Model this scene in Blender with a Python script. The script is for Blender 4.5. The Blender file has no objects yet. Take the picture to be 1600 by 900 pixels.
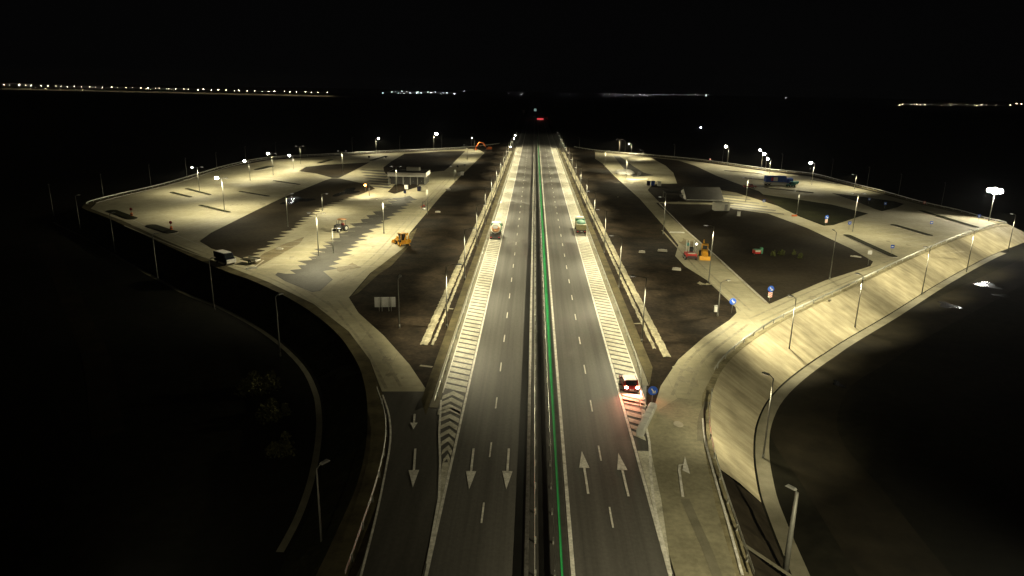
import bpy, bmesh, math, random
from mathutils import Vector, Matrix, geometry
random.seed(7)
SC = bpy.context.scene
COL = SC.collection
R = math.radians

# ------------------------------------------------------------------ camera
CH, CF = 35.2, 1080.0                      # drone height in metres, focal length in pixels of a 1600 wide frame
PITCH, YAW, ROLL = R(15.997), R(1.536), math.atan(.019)
_cy, _sy, _cp, _sp = math.cos(YAW), math.sin(YAW), math.cos(PITCH), math.sin(PITCH)
FW = Vector((-_sy * _cp, _cy * _cp, -_sp))
_r0 = Vector((_cy, _sy, 0)); _u0 = _r0.cross(FW)
RT = _r0 * math.cos(ROLL) + _u0 * math.sin(ROLL)
UP = -_r0 * math.sin(ROLL) + _u0 * math.cos(ROLL)
cam_d = bpy.data.cameras.new('camera'); cam = bpy.data.objects.new('camera', cam_d); COL.objects.link(cam)
m = Matrix((RT, UP, -FW)).transposed().to_4x4(); m.translation = (0, 0, CH)
cam.matrix_world = m
cam_d.sensor_width = 36.0; cam_d.lens = 36.0 * CF / 1600; cam_d.clip_start = .5; cam_d.clip_end = 30000
SC.camera = cam

# ------------------------------------------------------------------ sky, exposure
world = bpy.data.worlds.new('World'); SC.world = world; world.use_nodes = True
wn = world.node_tree.nodes; wl = world.node_tree.links
bgn = wn['Background']; sky = wn.new('ShaderNodeTexSky'); sky.sky_type = 'NISHITA'; sky.sun_disc = False
sky.sun_elevation = R(-8); sky.sun_rotation = R(200)
wl.new(sky.outputs[0], bgn.inputs[0]); bgn.inputs[1].default_value = .10
glow = wn.new('ShaderNodeBackground'); glow.inputs[0].default_value = (.95, .95, 1, 1); glow.inputs[1].default_value = .0011   # faint night airglow
addn = wn.new('ShaderNodeAddShader'); wl.new(bgn.outputs[0], addn.inputs[0]); wl.new(glow.outputs[0], addn.inputs[1]); wl.new(addn.outputs[0], wn['World Output'].inputs[0])
SC.view_settings.view_transform = 'Standard'; SC.view_settings.look = 'None'
SC.view_settings.exposure = 0; SC.view_settings.gamma = 1; SC.view_settings.use_curve_mapping = False
SC.cycles.use_light_tree = True; SC.cycles.use_denoising = True
SC.cycles.max_bounces = 4; SC.cycles.diffuse_bounces = 2; SC.cycles.glossy_bounces = 2
SC.cycles.sample_clamp_indirect = 3
WARM = (1, .895, .56)
HAZE = .00010
POW_ROAD, POW_REST, POW_RIM = 5600, 2850, 4500

# ------------------------------------------------------------------ helpers
def G(x, y, z=0.0):
    """ground point of a survey mark, the marks being read off in a 1600 x 900 plan of the view"""
    d = FW * CF + RT * (x - 800) - UP * (y - 450)
    t = (z - CH) / d.z
    return Vector((d.x * t, d.y * t, z))
def GD(x, y, dist):
    d = FW * CF + RT * (x - 800) - UP * (y - 450); d /= d.y
    return Vector((d.x * dist, dist, CH + d.z * dist))
def gp(pts, z=0.0): return [G(a, b, z) for a, b in pts]

def mat(name, col, rough=.8, col2=None, scale=1.0, metal=0.0, bump=0.0, emit=None, stretch=None, contrast=(.35, .65), spec=.3, fine=None, uv=False):
    mt = bpy.data.materials.new(name); mt.use_nodes = True
    n, l = mt.node_tree.nodes, mt.node_tree.links; b = n['Principled BSDF']
    b.inputs['Roughness'].default_value = rough; b.inputs['Metallic'].default_value = metal
    b.inputs['Specular IOR Level'].default_value = spec
    b.inputs['Base Color'].default_value = (*col, 1)
    if emit:
        b.inputs['Emission Color'].default_value = (*emit[0], 1); b.inputs['Emission Strength'].default_value = emit[1]
    tc = n.new('ShaderNodeTexCoord'); mp = n.new('ShaderNodeMapping'); l.new(tc.outputs['Object'], mp.inputs[0])
    if stretch: mp.inputs['Scale'].default_value = stretch
    if uv: l.new(tc.outputs['UV'], mp.inputs[0])
    if col2 is None: col2 = tuple(c * .8 for c in col)
    nz = n.new('ShaderNodeTexNoise'); nz.inputs['Scale'].default_value = scale; nz.inputs['Detail'].default_value = 6
    nz.inputs['Roughness'].default_value = .65
    l.new(mp.outputs[0], nz.inputs[0])
    cr = n.new('ShaderNodeValToRGB'); cr.color_ramp.elements[0].position, cr.color_ramp.elements[1].position = contrast
    cr.color_ramp.elements[0].color = (*col2, 1); cr.color_ramp.elements[1].color = (*col, 1)
    l.new(nz.outputs[0], cr.inputs[0])
    out = cr.outputs[0]
    if fine:
        n2 = n.new('ShaderNodeTexNoise'); n2.inputs['Scale'].default_value = fine[0]; n2.inputs['Detail'].default_value = 4
        l.new(tc.outputs['Object'], n2.inputs[0])
        mr = n.new('ShaderNodeMapRange'); mr.inputs[1].default_value = .3; mr.inputs[2].default_value = .7
        mr.inputs[3].default_value = 1 - fine[1]; mr.inputs[4].default_value = 1 + fine[1]
        l.new(n2.outputs[0], mr.inputs[0])
        mx = n.new('ShaderNodeMix'); mx.data_type = 'RGBA'; mx.blend_type = 'MULTIPLY'; mx.inputs[0].default_value = 1
        l.new(out, mx.inputs[6]); l.new(mr.outputs[0], mx.inputs[7]); out = mx.outputs[2]
    l.new(out, b.inputs['Base Color'])
    if bump:
        bp = n.new('ShaderNodeBump'); bp.inputs['Strength'].default_value = bump; bp.inputs['Distance'].default_value = .1
        l.new(nz.outputs[0], bp.inputs['Height']); l.new(bp.outputs[0], b.inputs['Normal'])
    return mt

def joints(mt, size, width, dark, rot=0.0):
    """expansion joints cut in a concrete slab"""
    n, l = mt.node_tree.nodes, mt.node_tree.links; b = n['Principled BSDF']
    src = b.inputs['Base Color'].links[0].from_socket
    tc = n.new('ShaderNodeTexCoord'); mp = n.new('ShaderNodeMapping'); l.new(tc.outputs['Object'], mp.inputs[0])
    mp.inputs['Rotation'].default_value = (0, 0, rot)
    br = n.new('ShaderNodeTexBrick'); br.offset = 0; br.inputs['Scale'].default_value = 1
    br.inputs['Brick Width'].default_value = size; br.inputs['Row Height'].default_value = size
    br.inputs['Mortar Size'].default_value = width; br.inputs['Mortar Smooth'].default_value = .6
    br.inputs['Color1'].default_value = (1, 1, 1, 1); br.inputs['Color2'].default_value = (.9, .9, .88, 1); br.inputs['Mortar'].default_value = (dark, dark, dark, 1)
    l.new(mp.outputs[0], br.inputs[0])
    mx = n.new('ShaderNodeMix'); mx.data_type = 'RGBA'; mx.blend_type = 'MULTIPLY'; mx.inputs[0].default_value = 1
    l.new(src, mx.inputs[6]); l.new(br.outputs[0], mx.inputs[7]); l.new(mx.outputs[2], b.inputs['Base Color'])
    return mt

M = dict(
    palepole=mat('pale_pole_steel', (.5, .5, .47), .6),
    stain=mat('stained_concrete', (.30, .277, .195), .8, (.22, .20, .138), .5, fine=(1.2, .2)),
    damp=mat('damp_clay', (.21, .175, .10), .8, (.13, .105, .06), .3, fine=(2, .2)),
    shoulder=mat('shoulder_soil', (.30, .27, .17), .9, (.16, .14, .085), .4, bump=.3, fine=(2, .2), spec=.05),
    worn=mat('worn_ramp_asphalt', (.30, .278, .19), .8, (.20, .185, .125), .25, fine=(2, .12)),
    svcroad=mat('service_road', (.020, .017, .011), .9, (.011, .0095, .0065), .3, bump=.3, spec=.05),
    concrete=joints(mat('concrete', (.42, .388, .275), .85, (.27, .248, .165), .035, bump=.05, fine=(.9, .10), contrast=(.38, .6)), 6, .035, .68),
    asphalt=mat('asphalt', (.110, .105, .096), .7, (.072, .069, .063), .8, stretch=(1, .012, 1), contrast=(.4, .6), fine=(3, .12), spec=.4),
    ramp_asphalt=mat('ramp_asphalt', (.085, .08, .07), .75, (.055, .052, .045), .5, stretch=(1, .08, 1), fine=(3, .12)),
    grey_asphalt=mat('grey_asphalt', (.082, .080, .073), .75, (.050, .048, .043), .12, fine=(2, .15), spec=.12),
    shadowed_asphalt=mat('shadowed_asphalt', (.013, .013, .012), .45, (.008, .008, .008), .5),  # near-black asphalt for the painted guardrail shadows
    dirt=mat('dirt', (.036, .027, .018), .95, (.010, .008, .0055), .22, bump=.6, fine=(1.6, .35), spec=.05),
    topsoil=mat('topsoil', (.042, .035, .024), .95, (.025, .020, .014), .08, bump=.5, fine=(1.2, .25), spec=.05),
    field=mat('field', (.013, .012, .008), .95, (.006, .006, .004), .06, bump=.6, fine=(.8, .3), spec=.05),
    grass=mat('grass', (.026, .027, .012), .95, (.012, .013, .006), .25, bump=.7, fine=(2, .3), spec=.05),
    clay=mat('clay', (.45, .405, .285), .95, (.31, .275, .185), .7, bump=.25, fine=(.35, .22), uv=True, stretch=(1.3, .13, 1), contrast=(.33, .6), spec=.05),
    olive=mat('olive_soil', (.12, .105, .06), .95, (.055, .046, .028), .3, bump=.3, spec=.05),
    track=mat('dry_track', (.022, .017, .010), .95, (.010, .009, .006), .2, bump=.3, spec=.05),
    gravel=mat('gravel', (.34, .315, .225), .9, (.16, .145, .095), .5, bump=.5, fine=(2.5, .3)),
    gutter=mat('gutter_concrete', (.22, .205, .15), .85, (.15, .14, .10), .5),
    kerb=mat('kerb_concrete', (.40, .38, .33), .8, (.28, .26, .22), 1.5),
    paint=mat('white_paint', (.74, .72, .66), .6, (.42, .40, .35), 1.1, contrast=(.3, .55), fine=(5, .2)),
    hatchpaint=mat('worn_white_paint', (.62, .60, .50), .65, (.36, .34, .27), .5, contrast=(.3, .6), fine=(4, .2)),
    faint=mat('faint_paint', (.50, .47, .39), .7, (.36, .33, .26), .8),
    green=mat('green_coating', (.03, .30, .10), .5, (.02, .20, .07), .4),
    brightgreen=mat('bright_green', (.06, .62, .18), .4, (.04, .45, .12), .6),
    zinc=mat('galvanised_steel', (.55, .55, .50), .45, (.42, .42, .38), 2, metal=.55),
    pole=mat('pole_steel', (.20, .20, .18), .5, (.15, .15, .135), 1, metal=.2),
    dark=mat('dark_steel', (.03, .03, .03), .5),
    rubber=mat('rubber', (.015, .015, .015), .85),
    glass=mat('tinted_glass', (.015, .018, .022), .08, spec=.6),
    white=mat('white_sheet', (.72, .71, .67), .5, (.6, .59, .55), 2),
    offwhite=mat('render_white', (.55, .54, .47), .8, (.44, .43, .37), 1.2),
    roof=mat('roof_membrane', (.036, .035, .034), .85, (.026, .025, .024), .6),
    grey=mat('grey_panel', (.26, .26, .25), .7, (.20, .20, .19), .8),
    blockgrey=mat('sign_back_grey', (.30, .30, .29), .55, (.24, .24, .23), 1.5, metal=.2),
    yellow=mat('yellow_enamel', (.72, .36, .02), .45, (.58, .27, .02), 2),
    orange=mat('orange_enamel', (.62, .15, .03), .45, (.45, .10, .02), 2),
    drum=mat('drum_orange', (.62, .33, .16), .55, (.45, .21, .10), 2),
    red=mat('red_enamel', (.45, .03, .025), .4, (.32, .02, .02), 2),
    darkred=mat('dark_red_enamel', (.22, .018, .015), .35, (.16, .012, .012), 2),
    blue=mat('blue_enamel', (.03, .09, .38), .45, (.02, .06, .28), 2),
    signblue=mat('sign_blue', (.02, .10, .55), .4, (.02, .08, .45), 3),
    signred=mat('sign_red', (.60, .03, .03), .4),
    teal=mat('teal_enamel', (.04, .20, .20), .45),
    truckgreen=mat('truck_green', (.08, .27, .16), .5, (.06, .2, .12), 2),
    tarp=mat('green_tarpaulin', (.14, .30, .22), .7, (.10, .22, .16), 3, bump=.3),
    body=mat('olive_body', (.24, .22, .11), .6, (.16, .145, .07), 1.5),
    navy=mat('navy_enamel', (.015, .017, .045), .35),
    leaf=mat('leaf', (.085, .095, .025), .8, (.05, .06, .015), 3),
    darkleaf=mat('dark_leaf', (.075, .075, .025), .9, (.04, .04, .014), 2),
    bark=mat('bark', (.05, .035, .02), .9),
    water=mat('puddle_water', (.012, .012, .012), .16, spec=.5, bump=.25, scale=1.2),
    lens=mat('lit_lens', (.9, .9, .85), .3, emit=((1, .95, .78), 3)),
    glare=mat('bare_lit_lens', (.9, .9, .88), .3, emit=((1, .96, .84), 160)),
    flood=mat('flood_lens', (.9, .9, .88), .3, emit=((1, .97, .9), 260)),
    lensoff=mat('unlit_lens', (.45, .45, .43), .3),
    farlens=mat('far_lens', (.9, .9, .8), .3, emit=((1, .86, .58), 60)),
    townlens=mat('town_lens', (.9, .9, .9), .3, emit=((.9, .95, 1), 40)),
    townwarm=mat('town_warm_lens', (.9, .8, .6), .3, emit=((1, .8, .5), 40)),
    redlens=mat('red_lens', (.7, .05, .05), .3, emit=((1, .10, .12), .7)),
    brake=mat('brake_lens', (.8, .1, .05), .3, emit=((1, .22, .10), 28)),
    brakecore=mat('brake_core', (1, .8, .7), .3, emit=((1, .72, .62), 90)),
    amber=mat('amber_lens', (.9, .4, .1), .3, emit=((1, .3, .06), 30)),
    headlamp=mat('headlamp_lens', (.9, .9, 1), .3, emit=((.7, .82, 1), 160)),
    greenlens=mat('green_lens', (.5, .8, .7), .3, emit=((.5, .8, .72), .35)),
)

class B:
    """collects simple shapes; out() links them as ONE mesh object"""
    def __init__(s): s.bm = bmesh.new()
    def box(s, c, d, rz=0, rx=0, ry=0, taper=1.0):
        mt = Matrix.Translation(c) @ Matrix.Rotation(rz, 4, 'Z') @ Matrix.Rotation(rx, 4, 'X') @ Matrix.Rotation(ry, 4, 'Y')
        v = []
        for z in (-.5, .5):
            t = taper if z > 0 else 1
            for x, y in ((-.5, -.5), (.5, -.5), (.5, .5), (-.5, .5)):
                v.append(s.bm.verts.new(mt @ Vector((x * d[0] * t, y * d[1] * t, z * d[2]))))
        for f in ((3, 2, 1, 0), (4, 5, 6, 7), (0, 1, 5, 4), (1, 2, 6, 5), (2, 3, 7, 6), (3, 0, 4, 7)):
            s.bm.faces.new([v[i] for i in f])
        return s
    def cyl(s, a, b, r0, r1=None, seg=10):
        a, b = Vector(a), Vector(b); r1 = r0 if r1 is None else r1
        q = (b - a).to_track_quat('Z', 'Y'); rings = []
        for p, r in ((a, r0), (b, r1)):
            rings.append([s.bm.verts.new(p + q @ Vector((r * math.cos(2 * math.pi * i / seg), r * math.sin(2 * math.pi * i / seg), 0))) for i in range(seg)])
        for i in range(seg):
            f = s.bm.faces.new((rings[0][i], rings[0][(i + 1) % seg], rings[1][(i + 1) % seg], rings[1][i])); f.smooth = True
        s.bm.faces.new(rings[0][::-1]); s.bm.faces.new(rings[1])
        return s
    def ball(s, c, r, u=12, v=8):
        if not hasattr(r, '__len__'): r = (r, r, r)
        res = bmesh.ops.create_uvsphere(s.bm, u_segments=u, v_segments=v, radius=1)
        for w in res['verts']: w.co = Vector((w.co.x * r[0], w.co.y * r[1], w.co.z * r[2])) + Vector(c)
        for w in res['verts']:
            for f in w.link_faces: f.smooth = True
        return s
    def prism(s, prof, x0, x1):
        """profile in (y, z), swept along x"""
        a = [s.bm.verts.new((x0, p[0], p[1])) for p in prof]; b = [s.bm.verts.new((x1, p[0], p[1])) for p in prof]
        n = len(prof)
        for i in range(n): s.bm.faces.new((a[i], a[(i + 1) % n], b[(i + 1) % n], b[i]))
        s.bm.faces.new(a[::-1]); s.bm.faces.new(b)
        return s
    def tube(s, pts, r, seg=6):
        for a, b in zip(pts, pts[1:]): s.cyl(a, b, r, r, seg)
        return s
    def sheet(s, pts, z=None):
        pts = [Vector((p[0], p[1], p[2] if z is None and len(p) > 2 else (z or 0))) for p in pts]
        vs = [s.bm.verts.new(p) for p in pts]
        if len(pts) <= 4: s.bm.faces.new(vs)
        else:
            for t in geometry.tessellate_polygon([pts]):
                try: s.bm.faces.new([vs[i] for i in t])
                except ValueError: pass
        return s
    def slab(s, pts, z0, z1):
        pts = [Vector((p[0], p[1], 0)) for p in pts]
        top = [s.bm.verts.new((p.x, p.y, z1)) for p in pts]; bot = [s.bm.verts.new((p.x, p.y, z0)) for p in pts]
        for t in geometry.tessellate_polygon([pts]):
            try: s.bm.faces.new([top[i] for i in t])
            except ValueError: pass
        n = len(pts)
        for i in range(n): s.bm.faces.new((bot[i], bot[(i + 1) % n], top[(i + 1) % n], top[i]))
        return s
    def ribbon(s, path, w, z=0.0, w2=None):
        """flat strip of width w along a ground path"""
        n = len(path); L = []
        for i, p in enumerate(path):
            d = Vector(path[min(i + 1, n - 1)][:2]) - Vector(path[max(i - 1, 0)][:2]); d.normalize()
            nn = Vector((-d.y, d.x)); ww = w if w2 is None else w + (w2 - w) * i / (n - 1)
            L.append((s.bm.verts.new((p[0] + nn.x * ww / 2, p[1] + nn.y * ww / 2, z)), s.bm.verts.new((p[0] - nn.x * ww / 2, p[1] - nn.y * ww / 2, z))))
        for a, b in zip(L, L[1:]): s.bm.faces.new((a[0], a[1], b[1], b[0]))
        return s
    def out(s, name, mt, parent=None, up=False, bevel=0, sub=0):
        if not up: bmesh.ops.recalc_face_normals(s.bm, faces=s.bm.faces)
        else:
            for f in s.bm.faces:
                f.normal_update()
                if f.normal.z < 0: f.normal_flip()
        me = bpy.data.meshes.new(name); s.bm.to_mesh(me); s.bm.free()
        me.materials.append(M[mt]); o = bpy.data.objects.new(name, me); COL.objects.link(o)
        if parent: o.parent = parent
        if bevel:
            md = o.modifiers.new('edge', 'BEVEL'); md.width = bevel; md.segments = 2; md.limit_method = 'ANGLE'
        return o

def thing(name, label, cat, loc=(0, 0, 0), rz=0, group=None):
    o = bpy.data.objects.new(name, None); COL.objects.link(o); o.empty_display_size = .3
    o.location = loc; o.rotation_euler = (0, 0, rz); tag(o, label, cat, group)
    return o
def tag(o, label, cat, group=None):
    o['label'] = label; o['category'] = cat
    if group: o['group'] = group
    return o
def struct(b, name, mt, up=True):
    o = b.out(name, mt, up=up); o['kind'] = 'structure'; return o
def smooth(path, n=6):
    """Catmull-Rom through ground points"""
    P = [Vector(p) for p in path]; P = [P[0] * 2 - P[1]] + P + [P[-1] * 2 - P[-2]]; o = []
    for i in range(1, len(P) - 2):
        a, b, c, d = P[i - 1:i + 3]
        for k in range(n):
            t = k / n
            o.append(.5 * ((2 * b) + (c - a) * t + (2 * a - 5 * b + 4 * c - d) * t * t + (3 * b - a - 3 * c + d) * t ** 3))
    return o + [P[-2]]
def offset(path, d):
    n = len(path); o = []
    for i, p in enumerate(path):
        t = (Vector(path[min(i + 1, n - 1)]) - Vector(path[max(i - 1, 0)])); t.z = 0; t.normalize()
        dd = d(p) if callable(d) else d
        o.append(Vector((p[0] - t.y * dd, p[1] + t.x * dd, p[2] if len(p) > 2 else 0)))
    return o
def along(path, step, start=0.0):
    """points and headings every step metres"""
    o = []; acc = start; tot = 0
    for a, b in zip(path, path[1:]):
        a, b = Vector(a), Vector(b); L = (b - a).length
        while acc <= tot + L and L > 0:
            t = (acc - tot) / L; d = b - a
            o.append((a.lerp(b, t), math.atan2(d.y, d.x))); acc += step
        tot += L
    return o
ORD = ['first', 'second', 'third', 'fourth', 'fifth', 'sixth', 'seventh', 'eighth', 'ninth', 'tenth', 'eleventh', 'twelfth', 'thirteenth',
       'fourteenth', 'fifteenth', 'sixteenth', 'seventeenth', 'eighteenth', 'nineteenth', 'twentieth']
def ordinal(i):
    if i < 20: return ORD[i]
    t = {2: 'twenty', 3: 'thirty', 4: 'forty', 5: 'fifty'}[(i + 1) // 10]; k = (i + 1) % 10
    return (t[:-1] + 'ieth') if k == 0 else t + '-' + ORD[k - 1]

# ================================================================== terrain
LOW = -3.5
# crest of the embankment, left side, from under the camera round to the far end, then the right side back
crestL = smooth(gp([(440, 1000), (497, 900), (530, 830), (560, 760), (574, 700), (577, 645), (572, 600), (557, 560), (523, 515), (468, 474), (400, 440),
                    (340, 418), (250, 378), (180, 345), (136, 328)]), 4)
crestL += smooth(gp([(129, 324.5), (134, 319), (147, 314.5), (185, 305), (250, 290), (305, 274), (360, 258), (420, 247), (500, 242.5), (590, 237.5), (680, 233.5), (745, 229.5), (795, 223)]), 3)
crestR = smooth(gp([(1222, 1040), (1172, 900), (1150, 830), (1128, 760), (1113, 700), (1107, 650), (1113, 605), (1136, 565), (1180, 528), (1240, 492), (1330, 450),
                    (1420, 406), (1500, 372), (1560, 353)]), 4)
crestR += smooth(gp([(1576, 353), (1572, 349), (1540, 342), (1500, 330.5), (1440, 317), (1380, 300), (1320, 285), (1270, 272.5), (1200, 265), (1130, 255), (1060, 247), (980, 240), (930, 235.5), (884, 228)]), 3)
FAR = 3200
b = B()
for x0, x1 in ((-9000, -2000), (-2000, -400), (-400, 400), (400, 2000), (2000, 9000)):
    for y0, y1 in ((-200, 100), (100, 600), (600, 2500), (2500, 16000)):
        b.sheet([(x0, y0), (x1, y0), (x1, y1), (x0, y1)], LOW)
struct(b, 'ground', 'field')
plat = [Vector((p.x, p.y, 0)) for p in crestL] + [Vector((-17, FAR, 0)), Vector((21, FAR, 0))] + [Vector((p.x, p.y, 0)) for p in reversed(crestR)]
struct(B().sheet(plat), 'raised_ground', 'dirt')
wideR = lambda p: -(4.7 + 2.6 * min(1, max(0, (p[1] - 62) / 45)))
wideL = lambda p: 5.0 + 1.8 * min(1, max(0, (p[1] - 90) / 40))
def slope(path, d, name, mt, jig=.35):
    b = B(); toe = offset(path, d); mid = offset(path, (lambda p: d(p) * .5) if callable(d) else d * .5)
    rows = [[(p.x, p.y, -.0) for p in path], [(p.x + random.uniform(-jig, jig), p.y + random.uniform(-jig, jig), LOW * .5 + random.uniform(-.12, .12)) for p in mid],
            [(p.x, p.y, LOW - .05) for p in toe]]
    V = [[b.bm.verts.new(p) for p in r] for r in rows]
    S = [0.0]
    for a, c in zip(path, path[1:]): S.append(S[-1] + (Vector(c) - Vector(a)).length)
    uv = b.bm.loops.layers.uv.new('slope_uv')
    for k, (r0, r1) in enumerate(zip(V, V[1:])):
        for i in range(len(path) - 1):
            f = b.bm.faces.new((r0[i], r0[i + 1], r1[i + 1], r1[i]))
            for lp, q in zip(f.loops, ((S[i], k), (S[i + 1], k), (S[i + 1], k + 1), (S[i], k + 1))): lp[uv].uv = (q[0], q[1] * 4)
    return struct(b, name, mt)
slope(crestL, wideL, 'grass_slope', 'grass')
iR = next(i for i, p in enumerate(crestR) if p.y > G(1122, 735).y)
iC = next(i for i, p in enumerate(crestR) if p.x > G(1560, 353).x - .5)
slope(crestR[:iR + 1], wideR, 'soil_slope', 'topsoil')
slope(crestR[iR:iC + 6], wideR, 'clay_slope', 'clay', .06)
slope(crestR[iC + 5:], -6.5, 'grass_slope', 'grass')
b = B(); b.sheet([(-17, 425, 0), (-17, FAR, 0), (-24, FAR, LOW), (-24, 425, LOW)]); b.sheet([(21, 425, 0), (28, 425, LOW), (28, FAR, LOW), (21, FAR, 0)])
struct(b, 'grass_slope', 'grass')

# lower ground: drain at the foot of the right slope, service road, faint tracks
toeR = offset(crestR, lambda p: wideR(p) - .9)
b = B(); b.ribbon([p for p in toeR[:iC - 2]], 1.5, LOW + .03); struct(b, 'drainage_ditch', 'gutter')
svc = smooth(gp([(1460, 960), (1385, 860), (1315, 760), (1262, 690), (1255, 640), (1285, 590), (1345, 555), (1420, 512), (1500, 472), (1580, 432), (1690, 380)], LOW), 5)
struct(B().ribbon(svc, 8, LOW + .02), 'service_road', 'svcroad')
toeL = offset(crestL, lambda p: wideL(p) + .8)
struct(B().ribbon(toeL[9:58], .7, LOW + .03), 'drainage_ditch', 'gutter')
struct(B().ribbon(smooth(gp([(70, 380), (100, 440), (125, 500), (150, 560), (170, 680)], LOW), 5), 3.4, LOW + .02), 'dirt_path', 'track')

# ================================================================== pavements
Z1, Z2, Z3, Z4 = .03, .05, .07, .10
# rest area concrete, left
padL = gp([(597, 612), (592, 600), (578, 562), (545, 518), (490, 475), (420, 441), (350, 414), (255, 374), (190, 344), (142, 326), (150, 318), (190, 308), (255, 292), (310, 276),
           (365, 260), (425, 249.5), (500, 245), (590, 240), (680, 235.5), (745, 232), (757, 239), (720, 275), (690, 305), (668, 331), (651, 351), (640, 364),
           (634, 385), (600, 411), (578, 427), (545, 465), (560, 489), (600, 525), (640, 570), (668, 612)])
struct(B().slab(padL, -.05, Z1), 'rest_area_pavement', 'concrete')
rampL = gp([(668, 612), (683, 637), (690, 665), (695, 700), (694, 750)]) + [Vector((-7.6, 55, 0)), Vector((-7.6, 20, 0))] + gp([(530, 960), (566, 880), (590, 790), (604, 710), (606, 660), (597, 612)])
struct(B().slab(rampL, -.05, Z1), 'ramp_road', 'ramp_asphalt')
padR = gp([(1150, 900), (1120, 800), (1100, 720), (1092, 660), (1098, 615), (1122, 570), (1168, 528), (1230, 494), (1320, 451), (1410, 408), (1490, 374), (1550, 352), (1562, 350), (1530, 342), (1490, 331), (1432, 318),
           (1374, 302), (1315, 288), (1266, 276), (1198, 268), (1128, 258), (1060, 249), (980, 242), (930, 238), (930, 248), (942, 256), (960, 275), (1000, 311), (1038, 354), (1060, 383),
           (1055, 400), (1070, 416), (1110, 441), (1130, 461), (1149, 479), (1151, 489), (1140, 500), (1100, 527), (1060, 562), (1032, 604), (1021, 640), (1012, 665), (1004, 690)]) + [Vector((11.6, 50, 0)), Vector((11.6, 24, 0))] + gp([(1210, 1030)])
struct(B().slab(padR, -.05, Z1), 'rest_area_pavement', 'concrete')
# darker asphalt laid over the near part of the right ramp
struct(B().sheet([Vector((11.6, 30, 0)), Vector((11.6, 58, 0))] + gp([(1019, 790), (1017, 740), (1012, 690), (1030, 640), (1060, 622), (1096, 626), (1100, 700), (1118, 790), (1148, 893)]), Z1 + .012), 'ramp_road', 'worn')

# worn soil shoulders between pavement and embankment crest
struct(B().ribbon(offset(crestR, 1.0)[1:-3], 2.4, .012), 'verge_strip', 'shoulder'); struct(B().ribbon(offset(crestL, -1.0)[4:-3], 2.4, .012), 'verge_strip', 'olive')
# motorway
b = B(); b.slab([(-11.2, 76), (-10.2, 72), (-8.3, 58), (-7.5, 50), (-7.5, 15), (11.5, 15), (11.5, 52), (13.2, 70), (15.2, 82), (15.2, FAR), (-11.2, FAR)], -.06, Z2); struct(b, 'motorway', 'asphalt')
struct(B().sheet([(.52, 16), (3.55, 16), (3.55, FAR), (.52, FAR)], Z2 + .012), 'median_strip', 'grey_asphalt')
struct(B().sheet([(1.25, 16), (2.15, 16), (2.15, FAR), (1.25, FAR)], Z2 + .024), 'median_shadow_strip', 'shadowed_asphalt')  # shadow of the right median rail, painted as a dark band
struct(B().sheet([(-.75, 16), (.05, 16), (.05, FAR), (-.75, FAR)], Z2 + .012), 'edge_shadow_strip', 'shadowed_asphalt')  # dark band painting the median guardrail's shadow beside the left white line
b = B(); b.sheet([(-11.15, 72), (-10.15, 72), (-10.15, 445), (-11.15, 445)], Z3); b.sheet([(14.05, 80), (15.15, 80), (15.15, 445), (14.05, 445)], Z3); struct(b, 'gutter_strip', 'gutter')
struct(B().sheet([(3.02, 16), (3.16, 60), (3.28, 110), (3.28, 560), (2.72, 560), (2.72, 110), (2.92, 60), (2.92, 16)], Z2 + .024), 'green_strip', 'green')
struct(B().sheet([(2.94, 16), (3.06, 16), (3.06, 300), (2.94, 300)], Z2 + .036), 'green_line', 'brightgreen')
# verge shoulder and pale drainage channels
b = B(); b.sheet([(-12.4, 74), (-11.25, 70), (-11.25, 445), (-12.4, 445)], .042); b.sheet([(15.25, 80), (16.6, 86), (16.4, 445), (15.25, 445)], .042); struct(b, 'verge_strip', 'olive')
def rough_strip(x0, x1, y0, y1, amp, drift=0):
    l, r = [], []; y = y0
    while y < y1:
        t = (y - y0) / (y1 - y0) * drift
        l.append((x0 + t + random.uniform(-amp, amp), y)); r.append((x1 + t + random.uniform(-amp, amp), y)); y += 2.2
    return l + r[::-1]
def channel(x0, x1, y0, y1, amp, drift=0):
    b = B(); y = y0; prev = None
    while y < y1:
        t = (y - y0) / (y1 - y0) * drift; a = x0 + t + random.uniform(-amp, amp); c = x1 + t + random.uniform(-amp, amp)
        cur = [b.bm.verts.new(p) for p in ((a, y, .03), ((a + c) / 2 - .1, y, .15 + random.uniform(-.02, .03)), (c, y, .03))]
        if prev:
            for k in range(2): b.bm.faces.new((prev[k], prev[k + 1], cur[k + 1], cur[k]))
        prev = cur; y += .8
    return b
struct(channel(-15.5, -14.3, 92, 420, .09, 1.2), 'gravel_bank', 'gravel')
struct(channel(-13.9, -13.45, 92, 420, .08, .8), 'gravel_bank', 'gravel')
struct(channel(18.7, 19.8, 90, 420, .09, -1.2), 'gravel_bank', 'gravel')
struct(channel(17.75, 18.3, 93, 420, .08, -.8), 'gravel_bank', 'gravel')
for (x0, x1, y0) in ((-12.6, -14.2, 109), (-12.5, -14.2, 84), (16.6, 18.4, 104)):
    struct(B().ribbon([(x0, y0), (x1, y0 + .4)], .5, .05), 'drain_crossing', 'gutter')

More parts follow.
